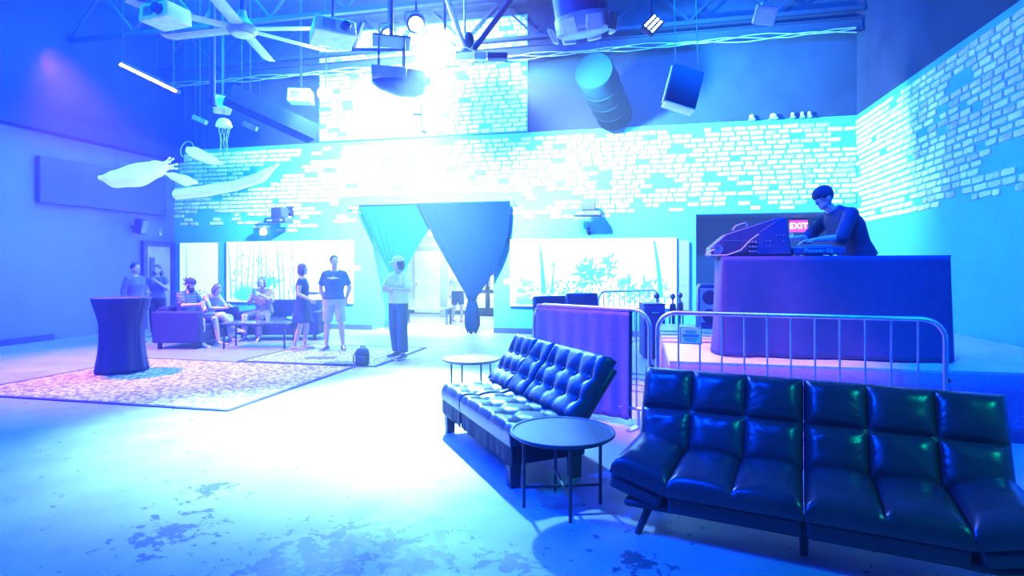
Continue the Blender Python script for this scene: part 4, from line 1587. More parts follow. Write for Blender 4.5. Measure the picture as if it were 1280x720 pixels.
    if bottom:
        pb = MB()
        pb.loft(torso(J, .016, 0, 1) + [])
        w1 = torso(J, .014, 1, 2)
        pb.loft([w1[0], [a.lerp(b_, .5) for a, b_ in zip(w1[0], w1[1])]])
        for s in 'LR':
            hp, kn, an = J['hip' + s], J['kn' + s], J['an' + s]
            wl = wide_legs
            if cut == 'shorts':
                e = hp.lerp(kn, .92)
                pb.ball(hp, .108, 12, 8)
                pb.tube([hp, e], [.108, .094], 14)
            else:
                e = an.lerp(kn, .06)
                pb.ball(hp, .106, 12, 8)
                pb.tube([hp, kn], [.106, .076 + wl * .5], 14)
                pb.ball(kn, .076 + wl * .5, 12, 8)
                pb.tube([kn, e], [.076 + wl * .5, .056 + wl], 14)
        fuse('shorts' if cut == 'shorts' else 'trousers', pb, .012, bottom, t, 3)
    if shoes:
        for s in 'LR':
            an, to = J['an' + s], J['to' + s]
            d = (to - an)
            d.z = 0
            d.normalize()
            up = V(0, 0, 1)
            if to.z > an.z + .02 or abs(to.z - an.z) > .1:
                d = (to - an).normalized()
                up = d.cross(V(0, 0, 1).cross(d)).normalized()
            s_ = d.cross(up).normalized()
            base = an - up * (an.z if an.z < .12 else .075)
            rr = []
            for f, a, h in ((-.075, .030, .05), (-.06, .036, .075), (-.01, .040, .10), (.07, .044, .075), (.14, .046, .055), (.19, .040, .042), (.215, .022, .028)):
                c = base + d * f + up * (h / 2)
                rr.append(oval(c, s_, up, a, h / 2, 14, .7))
            sm = MB().loft(rr).build('shoe', shoes, t, smooth=60)
            so = []
            for f, a in ((-.078, .030), (-.06, .038), (.07, .047), (.14, .049), (.19, .042), (.218, .022)):
                c = base + d * f + up * .010
                so.append(oval(c, s_, up, a, .010, 12, .6))
            MB().loft(so).build('sole', M_white, sm, smooth=60)
    return t

H_dark = mat('dark_hair', (.025, .020, .018), .6, scale=60, var=.4)
H_brown = mat('brown_hair', (.09, .06, .045), .6, scale=60, var=.4)
H_fair = mat('light_brown_hair', (.20, .15, .11), .6, scale=60, var=.4)
C_teal = mat('teal_tshirt', (.035, .11, .115), .85)
C_khaki = mat('pale_shorts', (.42, .44, .42), .85)
C_shoe = mat('dark_shoe', (.025, .03, .04), .6)
C_shoew = mat('pale_shoe', (.45, .43, .45), .6)
C_dress = mat('navy_dress', (.025, .045, .060), .85)
C_white = mat('white_cotton', (.74, .76, .78), .85)
C_cream = mat('cream_cotton', (.55, .58, .55), .85)
C_pant = mat('dark_blue_trousers', (.020, .055, .075), .85)
C_black = mat('black_cotton', (.018, .018, .026), .8)
C_black2 = mat('black_beanie', (.014, .014, .020), .85, bump=.4, bscale=120)
C_skirt = mat('dark_skirt_cotton', (.04, .05, .07), .85)

def plaid(name):
    m = bpy.data.materials.new(name)
    m.use_nodes = True
    nt = m.node_tree
    b = nt.nodes['Principled BSDF']
    tc = nt.nodes.new('ShaderNodeTexCoord')
    outs = []
    for ax in ('X', 'Z'):
        wv_ = nt.nodes.new('ShaderNodeTexWave')
        wv_.bands_direction = ax
        wv_.inputs['Scale'].default_value = 5.5
        nt.links.new(tc.outputs['Object'], wv_.inputs['Vector'])
        outs.append(wv_.outputs['Fac'])
    mm = nt.nodes.new('ShaderNodeMath')
    mm.operation = 'ADD'
    nt.links.new(outs[0], mm.inputs[0])
    nt.links.new(outs[1], mm.inputs[1])
    r = nt.nodes.new('ShaderNodeValToRGB')
    r.color_ramp.elements[0].position = .55
    r.color_ramp.elements[1].position = .95
    r.color_ramp.elements[0].color = (.06, .08, .13, 1)
    r.color_ramp.elements[1].color = (.26, .26, .33, 1)
    mh = nt.nodes.new('ShaderNodeMath')
    mh.operation = 'MULTIPLY'
    mh.inputs[1].default_value = .55
    nt.links.new(mm.outputs[0], mh.inputs[0])
    nt.links.new(mh.outputs[0], r.inputs['Fac'])
    nt.links.new(r.outputs['Color'], b.inputs['Base Color'])
    b.inputs['Roughness'].default_value = .85
    return m

def spotted(name, c1, c2, sc_):
    m = bpy.data.materials.new(name)
    m.use_nodes = True
    nt = m.node_tree
    b = nt.nodes['Principled BSDF']
    tc = nt.nodes.new('ShaderNodeTexCoord')
    v = nt.nodes.new('ShaderNodeTexVoronoi')
    v.inputs['Scale'].default_value = sc_
    nt.links.new(tc.outputs['Object'], v.inputs['Vector'])
    r = nt.nodes.new('ShaderNodeValToRGB')
    r.color_ramp.elements[0].position = .30
    r.color_ramp.elements[1].position = .36
    r.color_ramp.elements[0].color = c1 + (1,)
    r.color_ramp.elements[1].color = c2 + (1,)
    nt.links.new(v.outputs['Distance'], r.inputs['Fac'])
    nt.links.new(r.outputs['Color'], b.inputs['Base Color'])
    b.inputs['Roughness'].default_value = .85
    return m

# 1 the standing man
def chest_print(shirt, J):
    pts = [(-.11, .01), (-.06, .022), (-.01, .026), (.0, .05), (.018, .028), (.06, .022), (.12, .0), (.05, -.008), (.02, -.004), (-.02, -.02), (-.03, -.006), (-.08, -.006)]
    mb = MB()
    c = J['chest'] + V(0, 0, .05)
    n = len(pts)
    def y(x, z):
        return -.148 + .9 * x * x
    vs = [(c.x + x, c.y + y(x, z), c.z + z) for x, z in pts] + [(c.x + x, c.y + y(x, z) + .02, c.z + z) for x, z in pts]
    fs = [tuple(range(n)), tuple(range(2 * n - 1, n - 1, -1))] + [(k, (k + 1) % n, n + (k + 1) % n, n + k) for k in range(n)]
    mb.add(vs, fs).build('chest_print', C_white, shirt, smooth=None)
p = on_z(418, 437.5, .013)
person('standing person in teal T-shirt with white chest print and pale shorts', p, YAW + .12,
       dict(elL=(.265, .07, 1.14), elR=(-.265, .07, 1.14), wrL=(.20, .05, .92), wrR=(-.20, .05, .92),
            anL=(.15, .03, .085), anR=(-.15, .03, .085), knL=(.125, -.02, .49), knR=(-.125, -.02, .49), toL=(.20, -.15, .03), toR=(-.20, -.15, .03)),
       1.02, yaw=.35, top=C_teal, sleeve=.75, loose=.012, bottom=C_khaki, cut='shorts', shoes=C_shoe, hair=H_brown, print_=chest_print,
       palmL=V(0, 1, 0), palmR=V(0, 1, 0))
# 2 woman in profile
p = on_z(378, 437, .013)
person('standing person in dark knee length dress seen from the side', p, YAW + PI / 2 + .1,
       dict(wrL=(.17, -.30, 1.14), elL=(.22, -.05, 1.14), elR=(-.22, .02, 1.14), wrR=(-.20, -.20, 1.02),
            knL=(.09, -.06, .49), anL=(.09, -.02, .085), toL=(.10, -.2, .03), knR=(-.09, .02, .49), anR=(-.09, .14, .085), toR=(-.10, -.03, .03)),
       .93, yaw=0, pitch=.05, dress=(C_dress, -.38, .05), shoes=C_shoew, hair=H_brown, style='bob', palmL=V(-1, 0, 0), palmR=V(1, 0, 0))
# 3 person in white cap
p = on_z(498, 447, .013)
person('standing person in white cap white top and dark wide trousers with folded arms', p, YAW - .55,
       dict(elL=(.27, -.06, 1.16), wrL=(.02, -.20, 1.19), elR=(-.27, -.06, 1.16), wrR=(.0, -.22, 1.15),
            knL=(.13, -.05, .49), anL=(.14, -.04, .085), toL=(.17, -.22, .03), knR=(-.12, .03, .49), anR=(-.13, .12, .085), toR=(-.17, -.04, .03)),
       1.0, yaw=-.4, pitch=.1, top=C_white, sleeve=.9, loose=.012, bottom=C_pant, cut='long', wide_legs=.035, shoes=C_shoe,
       hair=H_dark, style='bob', cap=('peak', C_white), palmL=V(0, 1, 0), palmR=V(0, 1, 0), curl=(.3, .3))
# 4 bearded man on the side-on sofa
sit = dict(pelvis=(0, .12, .56), chest=(0, .10, .88), neck=(0, .04, 1.08), head=(0, -.01, 1.23),
           shL=(.19, .08, 1.03), shR=(-.19, .08, 1.03), hipL=(.10, .06, .54), hipR=(-.10, .06, .54),
           knL=(.15, -.42, .53), knR=(-.15, -.42, .53), anL=(.16, -.44, .085), anR=(-.16, -.44, .085), toL=(.20, -.62, .03), toR=(-.20, -.62, .03))
PL = plaid('plaid_shirt_cotton')
faceR = YAW + PI / 2
p = cw(-6.42, 11.50)
J = dict(sit)
J.update(elL=(.26, -.06, .80), elR=(-.27, -.08, .82), wrL=(.10, -.26, .72), wrR=(-.16, -.32, .84), knL=(.16, -.44, .53), anL=(.17, -.52, .085), toL=(.20, -.71, .03))
person('seated bearded person in plaid shirt and backward cap holding a cup', p, faceR - .25, J, 1.0, pitch=.35, yaw=-.1,
       top=PL, sleeve=.85, loose=.012, top_lo=1, bottom=C_skirt, cut='shorts', shoes=C_shoew, hair=H_dark, cap=('back', mat('navy_cap', (.05, .05, .09), .85)), beard=H_dark,
       palmL=V(0, 0, 1), palmR=V(1, 0, 0), curl=(.7, .75))
Rm = Matrix.Translation(p) @ Matrix.Rotation(faceR - .25, 4, 'Z')
cup(Rm @ V(-.125, -.415, .775), 'white paper cup in the hand of the bearded person', .13, .04)
# 5 woman leaning over her phone
p = cw(-6.36, 12.14)
J = dict(sit)
J.update(chest=(0, .02, .86), neck=(0, -.12, 1.04), head=(0, -.20, 1.16), shL=(.17, -.05, 1.0), shR=(-.17, -.05, 1.0),
         elL=(.22, -.24, .76), elR=(-.22, -.24, .76), wrL=(.07, -.46, .78), wrR=(-.07, -.46, .76),
         knR=(-.10, -.46, .60), anR=(.12, -.62, .30), toR=(.16, -.80, .26), knL=(.12, -.42, .53))
person('seated person in sleeveless top and pale trousers bent over a phone', p, faceR - .35, J, .95, pitch=.6,
       top=mat('grey_vest', (.22, .22, .26), .85), sleeve=0, bottom=C_cream, cut='long', wide_legs=.02, shoes=C_shoew, hair=H_fair, style='bob',
       palmL=V(-.3, 0, 1), palmR=V(.3, 0, 1), curl=(.6, .6))
Rm = Matrix.Translation(p) @ Matrix.Rotation(faceR - .35, 4, 'Z') @ Matrix.Scale(.95, 4)
q = Rm @ V(0, -.575, .815)
t = thing('phone', 'dark phone held by the seated person in pale trousers', 'phone', q, faceR - .35)
MB().box((0, 0, 0), (.075, .15, .010), M=Matrix.Rotation(.5, 4, 'X')).build('case', M_dark, t, bevel=.003)
MB().box((0, 0, .006), (.068, .14, .002), M=Matrix.Rotation(.5, 4, 'X')).build('screen', mat('phone_screen', (.3, .4, .5), .2), t)
# 6 woman in patterned blouse on the far sofa
p = cw(-5.48, 12.62)
J = dict(sit)
J.update(chest=(0, .08, .89), neck=(0, .03, 1.09), head=(.02, -.04, 1.24), elL=(.24, -.06, .84), wrL=(.08, -.24, .98), elR=(-.24, -.06, .80), wrR=(-.06, -.26, .94))
person('seated person in pink patterned blouse raising a cup on the sofa facing the room', p, YAW - .05, J, 1.0, pitch=.1,
       top=spotted('patterned_blouse', (.10, .10, .16), (.50, .30, .36), 16), sleeve=1.3, loose=.015, bottom=mat('mauve_trousers', (.16, .12, .17), .85), cut='long', shoes=C_shoe,
       hair=H_fair, style='bob', palmL=V(-1, 0, .2), palmR=V(1, 0, .2), curl=(.7, .7))
Rm = Matrix.Translation(p) @ Matrix.Rotation(YAW - .05, 4, 'Z')
cup(Rm @ V(.01, -.355, .97), 'teal cup raised by the person in pink patterned blouse', .15, .038, mat('teal_cup', (.15, .45, .45), .5))
# 7, 8 pair at the left
p = cw((197 - 640) / FOC * 12.9, 12.9)
person('standing person with wavy hair behind the side-on sofa touching the face', p, YAW + .15,
       dict(elL=(.25, -.05, 1.15), wrL=(.08, -.22, 1.34), elR=(-.25, -.02, 1.14), wrR=(-.10, -.24, 1.08)), .93, pitch=.1,
       top=mat('grey_top', (.10, .11, .16), .85), sleeve=.5, bottom=C_black, cut='long', shoes=C_shoe, hair=H_brown, style='wavy',
       palmL=V(-.3, 1, 0), palmR=V(0, 0, 1), skin_m=SK_B)
p = cw((169 - 640) / FOC * 11.9, 11.9)
person('standing person with pale scarf at the far left of the lounge', p, YAW + PI / 2 - .3,
       dict(elL=(.24, .03, 1.14), wrL=(.22, -.08, .90)), .95, top=mat('slate_jacket', (.07, .09, .14), .85), sleeve=1.8, loose=.012, bottom=C_black, cut='long', shoes=C_shoe,
       hair=H_dark, style='short', skin_m=SK_B)
# 9 passer-by in the hall
p = on_z(572, 402)
person('distant person in white top and dark skirt walking in the hall', p, YAW + .4,
       dict(knL=(.09, -.10, .50), anL=(.09, -.14, .085), toL=(.1, -.32, .03), knR=(-.09, .05, .49), anR=(-.09, .2, .10), toR=(-.1, .03, .03)), .93,
       top=C_white, sleeve=.5, dress=None, bottom=C_skirt, cut='shorts', shoes=mat('pink_shoe', (.6, .12, .2), .6), hair=H_brown, style='long')
# 10 the DJ
p = on_y(1057, 400, 7.42)
p.z = STZ
J = dict(pelvis=(0, .14, .94), chest=(0, .0, 1.26), neck=(0, -.14, 1.46), head=(0, -.24, 1.575), shL=(.20, -.07, 1.39), shR=(-.20, -.07, 1.39),
         elL=(.27, -.22, 1.14), wrL=(.20, -.46, 1.12), elR=(-.24, -.28, 1.16), wrR=(-.08, -.54, 1.15), hipL=(.09, .13, .90), hipR=(-.09, .13, .90),
         knL=(.11, .05, .49), knR=(-.11, .05, .49), anL=(.12, .12, .085), anR=(-.12, .12, .085), toL=(.14, -.06, .03), toR=(-.14, -.06, .03))
person('DJ in black beanie and black jacket bending over the deck on the stage', p, YAW - PI / 2 + .05, J, 1.11, pitch=.5, yaw=0,
       top=C_black, sleeve=1.15, loose=.03, collar=True, bottom=C_black, cut='long', shoes=C_shoe, hair=H_dark, cap=('none', C_black2),
       palmL=V(0, 0, -1), palmR=V(0, 0, -1), curl=(.35, .35), voxel=.009)
# ------------------------------------------------------------------ overhead
M_joist = mat('dark_steel', (.025, .035, .055), .6, .3)
M_pale = mat('pale_fixture', (.62, .66, .70), .5)
M_lamp_hot = mat('lamp_glow', (1, 1, 1), .3, emit=(.75, .93, 1.0), estr=60)

def joist(y, x0, x1, z0, z1, label):
    t = thing('steel_joist', label, 'joist', (0, y, z0))
    h = z1 - z0
    MB().box(((x0 + x1) / 2, 0, 0), (x1 - x0, .10, .08)).build('bottom_chord', M_joist, t)
    MB().box(((x0 + x1) / 2, 0, h), (x1 - x0, .10, .08)).build('top_chord', M_joist, t)
    n = int((x1 - x0) / .8)
    st = (x1 - x0) / n
    for k in range(n):
        a = x0 + st * k
        za, zb = (.04, h - .04) if k % 2 == 0 else (h - .04, .04)
        MB().bar((a, 0, za), (a + st, 0, zb), .045, .045).build('web_bar', M_joist, t)
joist(12.75, WL + .05, WR - .05, 6.75, ZC - .06, 'dark open web steel joist spanning the hall nearest the back wall')
joist(10.35, WL + .05, WR - .05, 6.60, ZC - .06, 'dark open web steel joist spanning the hall above the ceiling fan')
# girder across the back wall
t = thing('steel_girder', 'long dark girder with cables running across the upper back wall', 'girder', (0, WV - .45, 6.36))
L = WR - WL
MB().box(((WL + WR) / 2, 0, 0), (L - .1, .16, .02)).build('lower_flange', M_joist, t)
MB().box(((WL + WR) / 2, 0, .11), (L - .1, .02, .20)).build('web', M_joist, t)
MB().box(((WL + WR) / 2, 0, .22), (L - .1, .16, .02)).build('upper_flange', M_joist, t)
r0 = random.Random(9)
for k in range(3):
    pts = [(WL + .2 + (L - .4) * i / 40, -.10 - .02 * k, -.01 + .05 * math.sin(i * 1.1 + k * 2) - .03 * k) for i in range(41)]
    MB().tube(pts, .012, 6).build('cable', mat('grey_cable', (.30, .34, .38), .5), t)

# ---- ceiling fan
FC = at(303, 36, 9.6)
t = thing('ceiling_fan', 'huge six bladed ceiling fan with pale blades hanging under the joists', 'fan', (FC.x, FC.y, FC.z))
MB().lathe([(.10, -.10), (.20, -.09), (.24, -.03), (.24, .03), (.16, .08), (.08, .2), (.06, .3)], 32).build('hub', M_grey, t, smooth=40)
MB().lathe([(.03, -.13), (.15, -.12), (.17, -.10)], 24).build('hub_plate', M_pale, t)
MB().tube([(0, 0, .25), (0, 0, ZC - FC.z)], .045, 12).build('down_rod', M_joist, t)
MB().lathe([(.14, 0), (.14, .04)], 20, c=(0, 0, ZC - FC.z - .04)).build('ceiling_plate', M_joist, t)
MBL = mat('fan_blade', (.42, .46, .50), .5)
for ang in (0, 43, 97, 165, 216, 276):
    a = math.radians(ang) + YAW
    mb = MB()
    rr = []
    for f, wd, z in ((.18, .08, 0), (.30, .105, 0), (1.45, .105, .015), (1.62, .095, .05)):
        tw = .10
        c, s = math.cos(tw), math.sin(tw)
        ring = []
        for u, v in ((-1, -.006), (-.4, -.016), (.4, -.016), (1, -.004), (.4, .016), (-.4, .016)):
            ring.append((f, u * wd * c - v * s, u * wd * s + v * c + z))
        rr.append(ring)
    mb.loft(rr)
    o = mb.build('blade', MBL, t, smooth=40)
    o.rotation_euler = (0, 0, a)

# ---- pale box projectors hanging from the ceiling
def hang_pole(p, top=ZC, r=.022):
    return [(0, 0, 0), (0, 0, top - p.z)]
def box_projector(px, py, d, size, rz, label, lens=True, m=M_white, drop=.1, tilt=0.0):
    p = at(px, py, d)
    t = thing('ceiling_projector', label, 'projector', p, rz)
    sx, sy, sz = size
    RT = Matrix.Rotation(tilt, 4, 'X')
    MB().box((0, 0, 0), (sx, sy, sz), M=RT, top=(.94, .94)).build('body', m, t, bevel=.025, seg=3)
    if lens:
        ln = MB().lathe([(.08, 0), (.08, .06), (.06, .08), (.02, .07)], 20, M=RT @ Matrix.Translation((sx * .22, -sy / 2, 0)) @ Matrix.Rotation(PI / 2, 4, 'X')).build('lens_barrel', M_dark, t)
    for k in range(5):
        o = MB().box((-sx * .28 + .04 * k, -sy / 2 - .004, 0), (.018, .01, sz * .55)).build('vent_slat', M_grey, t)
        o.rotation_euler = (tilt, 0, 0)
    MB().box((0, 0, sz / 2 + .03), (.22, .22, .03)).build('mount_plate', M_joist, t)
    MB().tube([(0, 0, sz / 2 + .03), (0, 0, ZC - p.z)], .022, 10).build('pole', M_joist, t)
    return t
box_projector(207, 20, 8.6, (.58, .44, .24), YAW - .35, 'white box projector hanging left of the ceiling fan hub')
box_projector(416, 41, 9.2, (.66, .50, .27), YAW + .5, 'white box projector hanging beyond the right fan blades', tilt=-.15)
box_projector(278, 131, 12.2, (.34, .30, .30), YAW + .6, 'small pale projector box hanging over the jellyfish lantern', tilt=-.3)
box_projector(376, 121, 12.4, (.50, .36, .28), YAW + .1, 'white projector box beside the glaring lamp', lens=False)

# glaring lamp near that box
p = at(406, 116, 12.0)
t = thing('glare_lamp', 'round glaring flood lamp hanging in front of the upper back wall', 'lamp', p, YAW)
MB().lathe([(.16, .0), (.15, .10), (.10, .24)], 24, M=Matrix.Rotation(-PI / 2, 4, 'X')).build('housing', M_dark, t, smooth=50)
MB().ball((0, -.03, -.01), (.14, .05, .14)).build('bulb', M_lamp_hot, t)
MB().tube([(0, .08, .1), (0, .08, ZC - p.z)], .02, 8).build('pole', M_joist, t)

# ---- central projector rig with hood and hanging bits
p = at(497, 100, 9.4)
t = thing('rig_projector', 'large projector in a hanging cage with rounded underside at the centre of the hall', 'projector', p, YAW + .25)
MB().box((-.14, 0, .05), (.56, .46, .20)).build('body', mat('warm_grey_case', (.42, .38, .44), .5), t, bevel=.02)
MB().box((.26, .0, .02), (.34, .42, .26)).build('lens_block', M_dark, t, bevel=.03)
MB().lathe([(.09, 0), (.10, .06), (.07, .10), (.03, .09)], 24, M=Matrix.Translation((.43, -.06, .02)) @ Matrix.Rotation(PI / 2, 4, 'Y')).build('lens', M_lens, t)
rings = []
for x, w_, dz in ((-.40, .10, .02), (-.28, .22, .10), (0, .26, .20), (.28, .25, .20), (.44, .16, .12)):
    rings.append([(x, w_ * math.cos(a), -.06 - dz * max(0, math.sin(a))) for a in [PI * k / 12 for k in range(13)]])
MB().loft(rings).build('underside', mat('dusky_shell', (.06, .10, .13), .5), t, smooth=60)
for sx in (-.3, .1):
    for sy in (-.2, .2):
        MB().tube([(sx, sy, .14), (sx, sy, .62)], .014, 8).build('hanger', M_joist, t)
MB().box((-.1, 0, .62), (.60, .50, .03)).build('cage_top', M_joist, t)
MB().tube([(-.1, 0, .62), (-.1, 0, ZC - p.z)], .035, 12).build('pole', M_joist, t)
# hanging cable with clips below it
p2 = at(527, 123, 9.3)
t = thing('hanging_cable', 'thin cable with small clamps dangling below the centre projector', 'cable', p2, YAW)
MB().tube([(0, 0, .25), (0, 0, 0), (.005, 0, -.2), (.01, 0, -.52)], .010, 8).build('wire', M_joist, t)
MB().box((-.07, 0, -.26), (.14, .05, .035)).build('clamp', M_joist, t, bevel=.006)
MB().box((-.05, 0, -.36), (.06, .03, .02)).build('clip', M_joist, t)
MB().box((.04, 0, -.54), (.09, .05, .05), M=Matrix.Rotation(.5, 4, 'Y')).build('end_plug', M_joist, t, bevel=.006)

# moving lamps of the centre rig that glare towards the hall
def par_lamp(p, aim, label, r=.13):
    t = thing('stage_lamp', label, 'lamp', p)
    d = (Vector(aim) - Vector(p)).normalized()
    q = d.to_track_quat('Z', 'Y').to_matrix().to_4x4()
    MB().lathe([(r * .55, -.30), (r * .95, -.22), (r, .0), (r * .9, .01)], 24, M=q).build('can', M_joist, t, smooth=50)
    MB().lathe([(r * .85, .0), (r * .5, .022), (.01, .03)], 24, M=q).build('lens', M_lamp_hot, t, smooth=60)
    yk = MB()
    yk.tube([q @ Vector((r + .02, 0, -.1)), Vector((r + .03, 0, .22)), Vector((-r - .03, 0, .22)), q @ Vector((-r - .02, 0, -.1))], .014, 8)
    yk.build('yoke', M_joist, t)
    MB().tube([(0, 0, .22), (0, 0, ZC - p[2])], .022, 8).build('pole', M_joist, t)
    return t
rp_ = rig + Vector((0, .25, .05))
par_lamp(at(520, 30, 9.9), at(560, 430, 3.0), 'glaring stage lamp above the centre projector', .17)
par_lamp(at(556, 66, 9.9), at(600, 420, 3.0), 'glaring stage lamp right of the centre projector', .19)
par_lamp(at(486, 44, 10.2), at(420, 430, 4.0), 'glaring stage lamp left of the pale pipes', .15)

# pipes and dark motor right of the rig
t = thing('pipe_rig', 'pale and dark pipes meeting at a motor right of the glaring lamps', 'rig', at(592, 62, 9.8), YAW)
base = at(592, 62, 9.8)
Ri = (Matrix.Translation(base) @ Matrix.Rotation(YAW, 4, 'Z')).inverted()
def loc(px, py, d):
    return Ri @ at(px, py, d)
MB().tube([loc(580, 58, 9.8), loc(557, -8, 9.2)], .045, 12).build('pale_pipe', M_pale, t)
MB().tube([loc(581, 42, 9.8), loc(581, -10, 9.8)], .022, 10).build('upright', M_pale, t)
MB().tube([loc(592, 62, 9.8), loc(628, 14, 9.8), loc(660, -30, 9.8)], .050, 12).build('dark_pipe', M_joist, t)
MB().ball(loc(586, 50, 9.8), (.09, .09, .14)).build('motor', M_joist, t)
MB().box(loc(600, 71, 9.8), (.20, .14, .12)).build('pale_box', M_pale, t, bevel=.01)
MB().box(loc(622, 71, 9.8), (.34, .16, .10)).build('dark_box', M_joist, t, bevel=.01)
MB().tube([loc(568, 52, 9.8), loc(585, 60, 9.8), loc(602, 68, 9.8)], .012, 8).build('cable', M_pale, t)
MB().tube([loc(440, 62, 9.9), loc(452, 28, 9.9)], .05, 10).build('brace', M_joist, t)
MB().tube([loc(440, 62, 9.9), loc(452, 62, 9.9), loc(592, 62, 9.9)], .03, 10).build('cross_pipe', M_joist, t)

# ---- drum fixture
p = at(727, 20, 7.2)
t = thing('drum_fixture', 'big hanging drum with pale square panels around its lower rim', 'fixture', p, YAW + .35)
DT = Matrix.Rotation(-.22, 4, 'Y') @ Matrix.Rotation(.12, 4, 'X')
MB().lathe([(.30, -.22), (.33, -.20), (.33, .30), (.30, .34)], 40, M=DT).build('drum', mat('drum_shell', (.05, .10, .16), .5), t, smooth=40)
MB().lathe([(.335, -.20), (.345, -.18), (.345, -.02), (.335, 0)], 40, M=DT).build('rim_band', M_pale, t, smooth=40)
for k, a in enumerate((-2.5, -1.75, -.95, -.2, .7, 1.6, 2.4)):
    mm_ = DT @ Matrix.Rotation(a, 4, 'Z') @ Matrix.Translation((.40, 0, -.16)) @ Matrix.Rotation(.3, 4, 'Y')
    MB().box((0, 0, 0), (.04, .19, .19), M=mm_).build('panel', M_dark if k == 2 else M_pale, t, bevel=.008)
MB().tube([DT @ Vector((0, 0, .3)), (0, 0, ZC - p.z - .02)], .03, 10).build('pole', M_joist, t)

# ---- round duct
pa, pb_ = at(742, 88, 11.0), at(768, 143, 12.9)
t = thing('round_duct', 'faint round metal duct sloping behind the drum fixture', 'duct', pa, 0)
dv = pb_ - pa
M_duct = mat('duct_metal', (.004, .012, .018), 1.0, spec=0)
MB().tube([V(0, 0, 0) + dv * f for f in (0, .02, 1.0)], [.36, .38, .38], 32).build('duct_body', M_duct, t, smooth=50)
for f in (.25, .5, .75, .99):
    q = dv.to_track_quat('Z', 'Y').to_matrix().to_4x4()
    MB().tube([q @ Vector((.39 * math.cos(k * PI / 16), .39 * math.sin(k * PI / 16), 0)) + dv * f for k in range(32)], .018, 6, closed=True).build('seam_ring', M_duct, t)
for f in (.2, .8):
    MB().tube([dv * f + V(0, 0, .36), V(dv.x * f, dv.y * f, ZC - pa.z)], .008, 6).build('hanger', M_joist, t)

# ---- flat loudspeaker panel hanging
p = at(853, 112, 9.5)
t = thing('hanging_panel_speaker', 'dim flat loudspeaker hanging tilted under the haze', 'speaker', p, YAW)
TL = Matrix.Rotation(.30, 4, 'Y') @ Matrix.Rotation(-.25, 4, 'X')
MB().box((0, 0, 0), (.52, .22, .72), M=TL).build('cabinet', mat('dim_cabinet', (.012, .02, .035), .75, spec=.06), t, bevel=.012)
MB().box((0, 0, 0), (.012, .03, .70), M=TL @ Matrix.Translation((-.27, -.02, 0))).build('edge_strip', M_pale, t)
MB().box((0, 0, 0), (.50, .20, .02), M=TL @ Matrix.Translation((0, -.02, -.37))).build('lower_strip', M_pale, t)
for sx in (-.2, .2):
    MB().tube([TL @ Vector((sx, 0, .36)), Vector((sx * .8, 0, ZC - p.z))], .008, 6).build('cable', M_joist, t)

# ---- LED panel and flood
p = at(815, 32, 8.0)
t = thing('led_blinder', 'tilted dark lamp panel studded with rows of round white LEDs', 'lamp', p, YAW)
TL = Matrix.Rotation(.70, 4, 'Y') @ Matrix.Rotation(-.5, 4, 'X')
MB().box((0, 0, 0), (.20, .07, .36), M=TL).build('panel', M_dark, t, bevel=.01)
led = mat('led_glow', (.8, .95, 1), .3, emit=(.6, .95, 1), estr=2.5)
for i in range(3):
    for j in range(6):
        mm_ = TL @ Matrix.Translation(((i - 1) * .06, -.037, (j - 2.5) * .055)) @ Matrix.Rotation(PI / 2, 4, 'X')
        MB().lathe([(.021, 0), (.018, .008), (.004, .012)], 12, M=mm_).build('led', led, t)
MB().tube([(0, .04, .1), (0, .04, ZC - p.z)], .012, 8).build('pole', M_joist, t)
p = at(956, 19, 8.0)
t = thing('flood_lamp', 'pale square flood lamp hanging above the stage', 'lamp', p, YAW)
TL = Matrix.Rotation(.10, 4, 'Y') @ Matrix.Rotation(.5, 4, 'X')
MB().box((0, 0, 0), (.29, .08, .25), M=TL).build('housing', M_pale, t, bevel=.015)
MB().box((0, 0, 0), (.24, .01, .20), M=TL @ Matrix.Translation((0, -.043, -.01))).build('glass', M_white, t)
MB().box((.0, 0, .15), (.10, .05, .06)).build('bracket', M_pale, t, bevel=.008)
MB().tube([(0, 0, .15), (0, 0, ZC - p.z)], .014, 8).build('pole', M_joist, t)

# ---- violet tube lamp at the left
a, b1 = at(150, 80, 11.0), at(220, 114, 11.8)
t = thing('tube_lamp', 'glowing violet white tube lamp on a dark batten at the left', 'lamp', a, 0)
dv = b1 - a
MB().tube([dv * 0, dv], .028, 12).build('tube', mat('violet_tube', (1, .9, 1), .3, emit=(.85, .55, 1.0), estr=14), t)
MB().tube([V(0, 0, .05), dv + V(0, 0, .05)], .035, 8).build('batten', M_joist, t)
for f in (.05, .95):
    MB().tube([dv * f + V(0, 0, .06), V(dv.x * f, dv.y * f, ZC - a.z)], .008, 6).build('hanger', M_joist, t)
MB().box(dv * 1.03, (.08, .08, .08)).build('end_cap', M_joist, t)

# ---- jellyfish lantern
p = at(280, 156, 11.5)
t = thing('jellyfish_lantern', 'small pale jellyfish lantern with trailing tentacles hanging by the left joist', 'lantern', p, 0)
MJ = mat('jelly_glow', (.65, .85, .9), .4, emit=(.3, .8, 1), estr=.35)
MB().lathe([(.125, -.02), (.14, .0), (.13, .06), (.09, .11), (.03, .13)], 24).build('bell', MJ, t, smooth=60)
MB().tube([(.135 * math.cos(k * PI / 12), .135 * math.sin(k * PI / 12), -.02 + .015 * math.sin(k * 2.1)) for k in range(24)], .022, 8, closed=True).build('frill', MJ, t)
for k in range(8):
    a = k * PI / 4
    r = .09
    pts = [(r * math.cos(a) * (1 - .3 * f) + .02 * math.sin(6 * f + k), r * math.sin(a) * (1 - .3 * f), -.02 - f * (.30 + .06 * (k % 3) * 3)) for f in [i / 8 for i in range(9)]]
    MB().tube(pts, .006, 6).build('tentacle', mat('jelly_strand', (.3, .5, .7), .5), t)
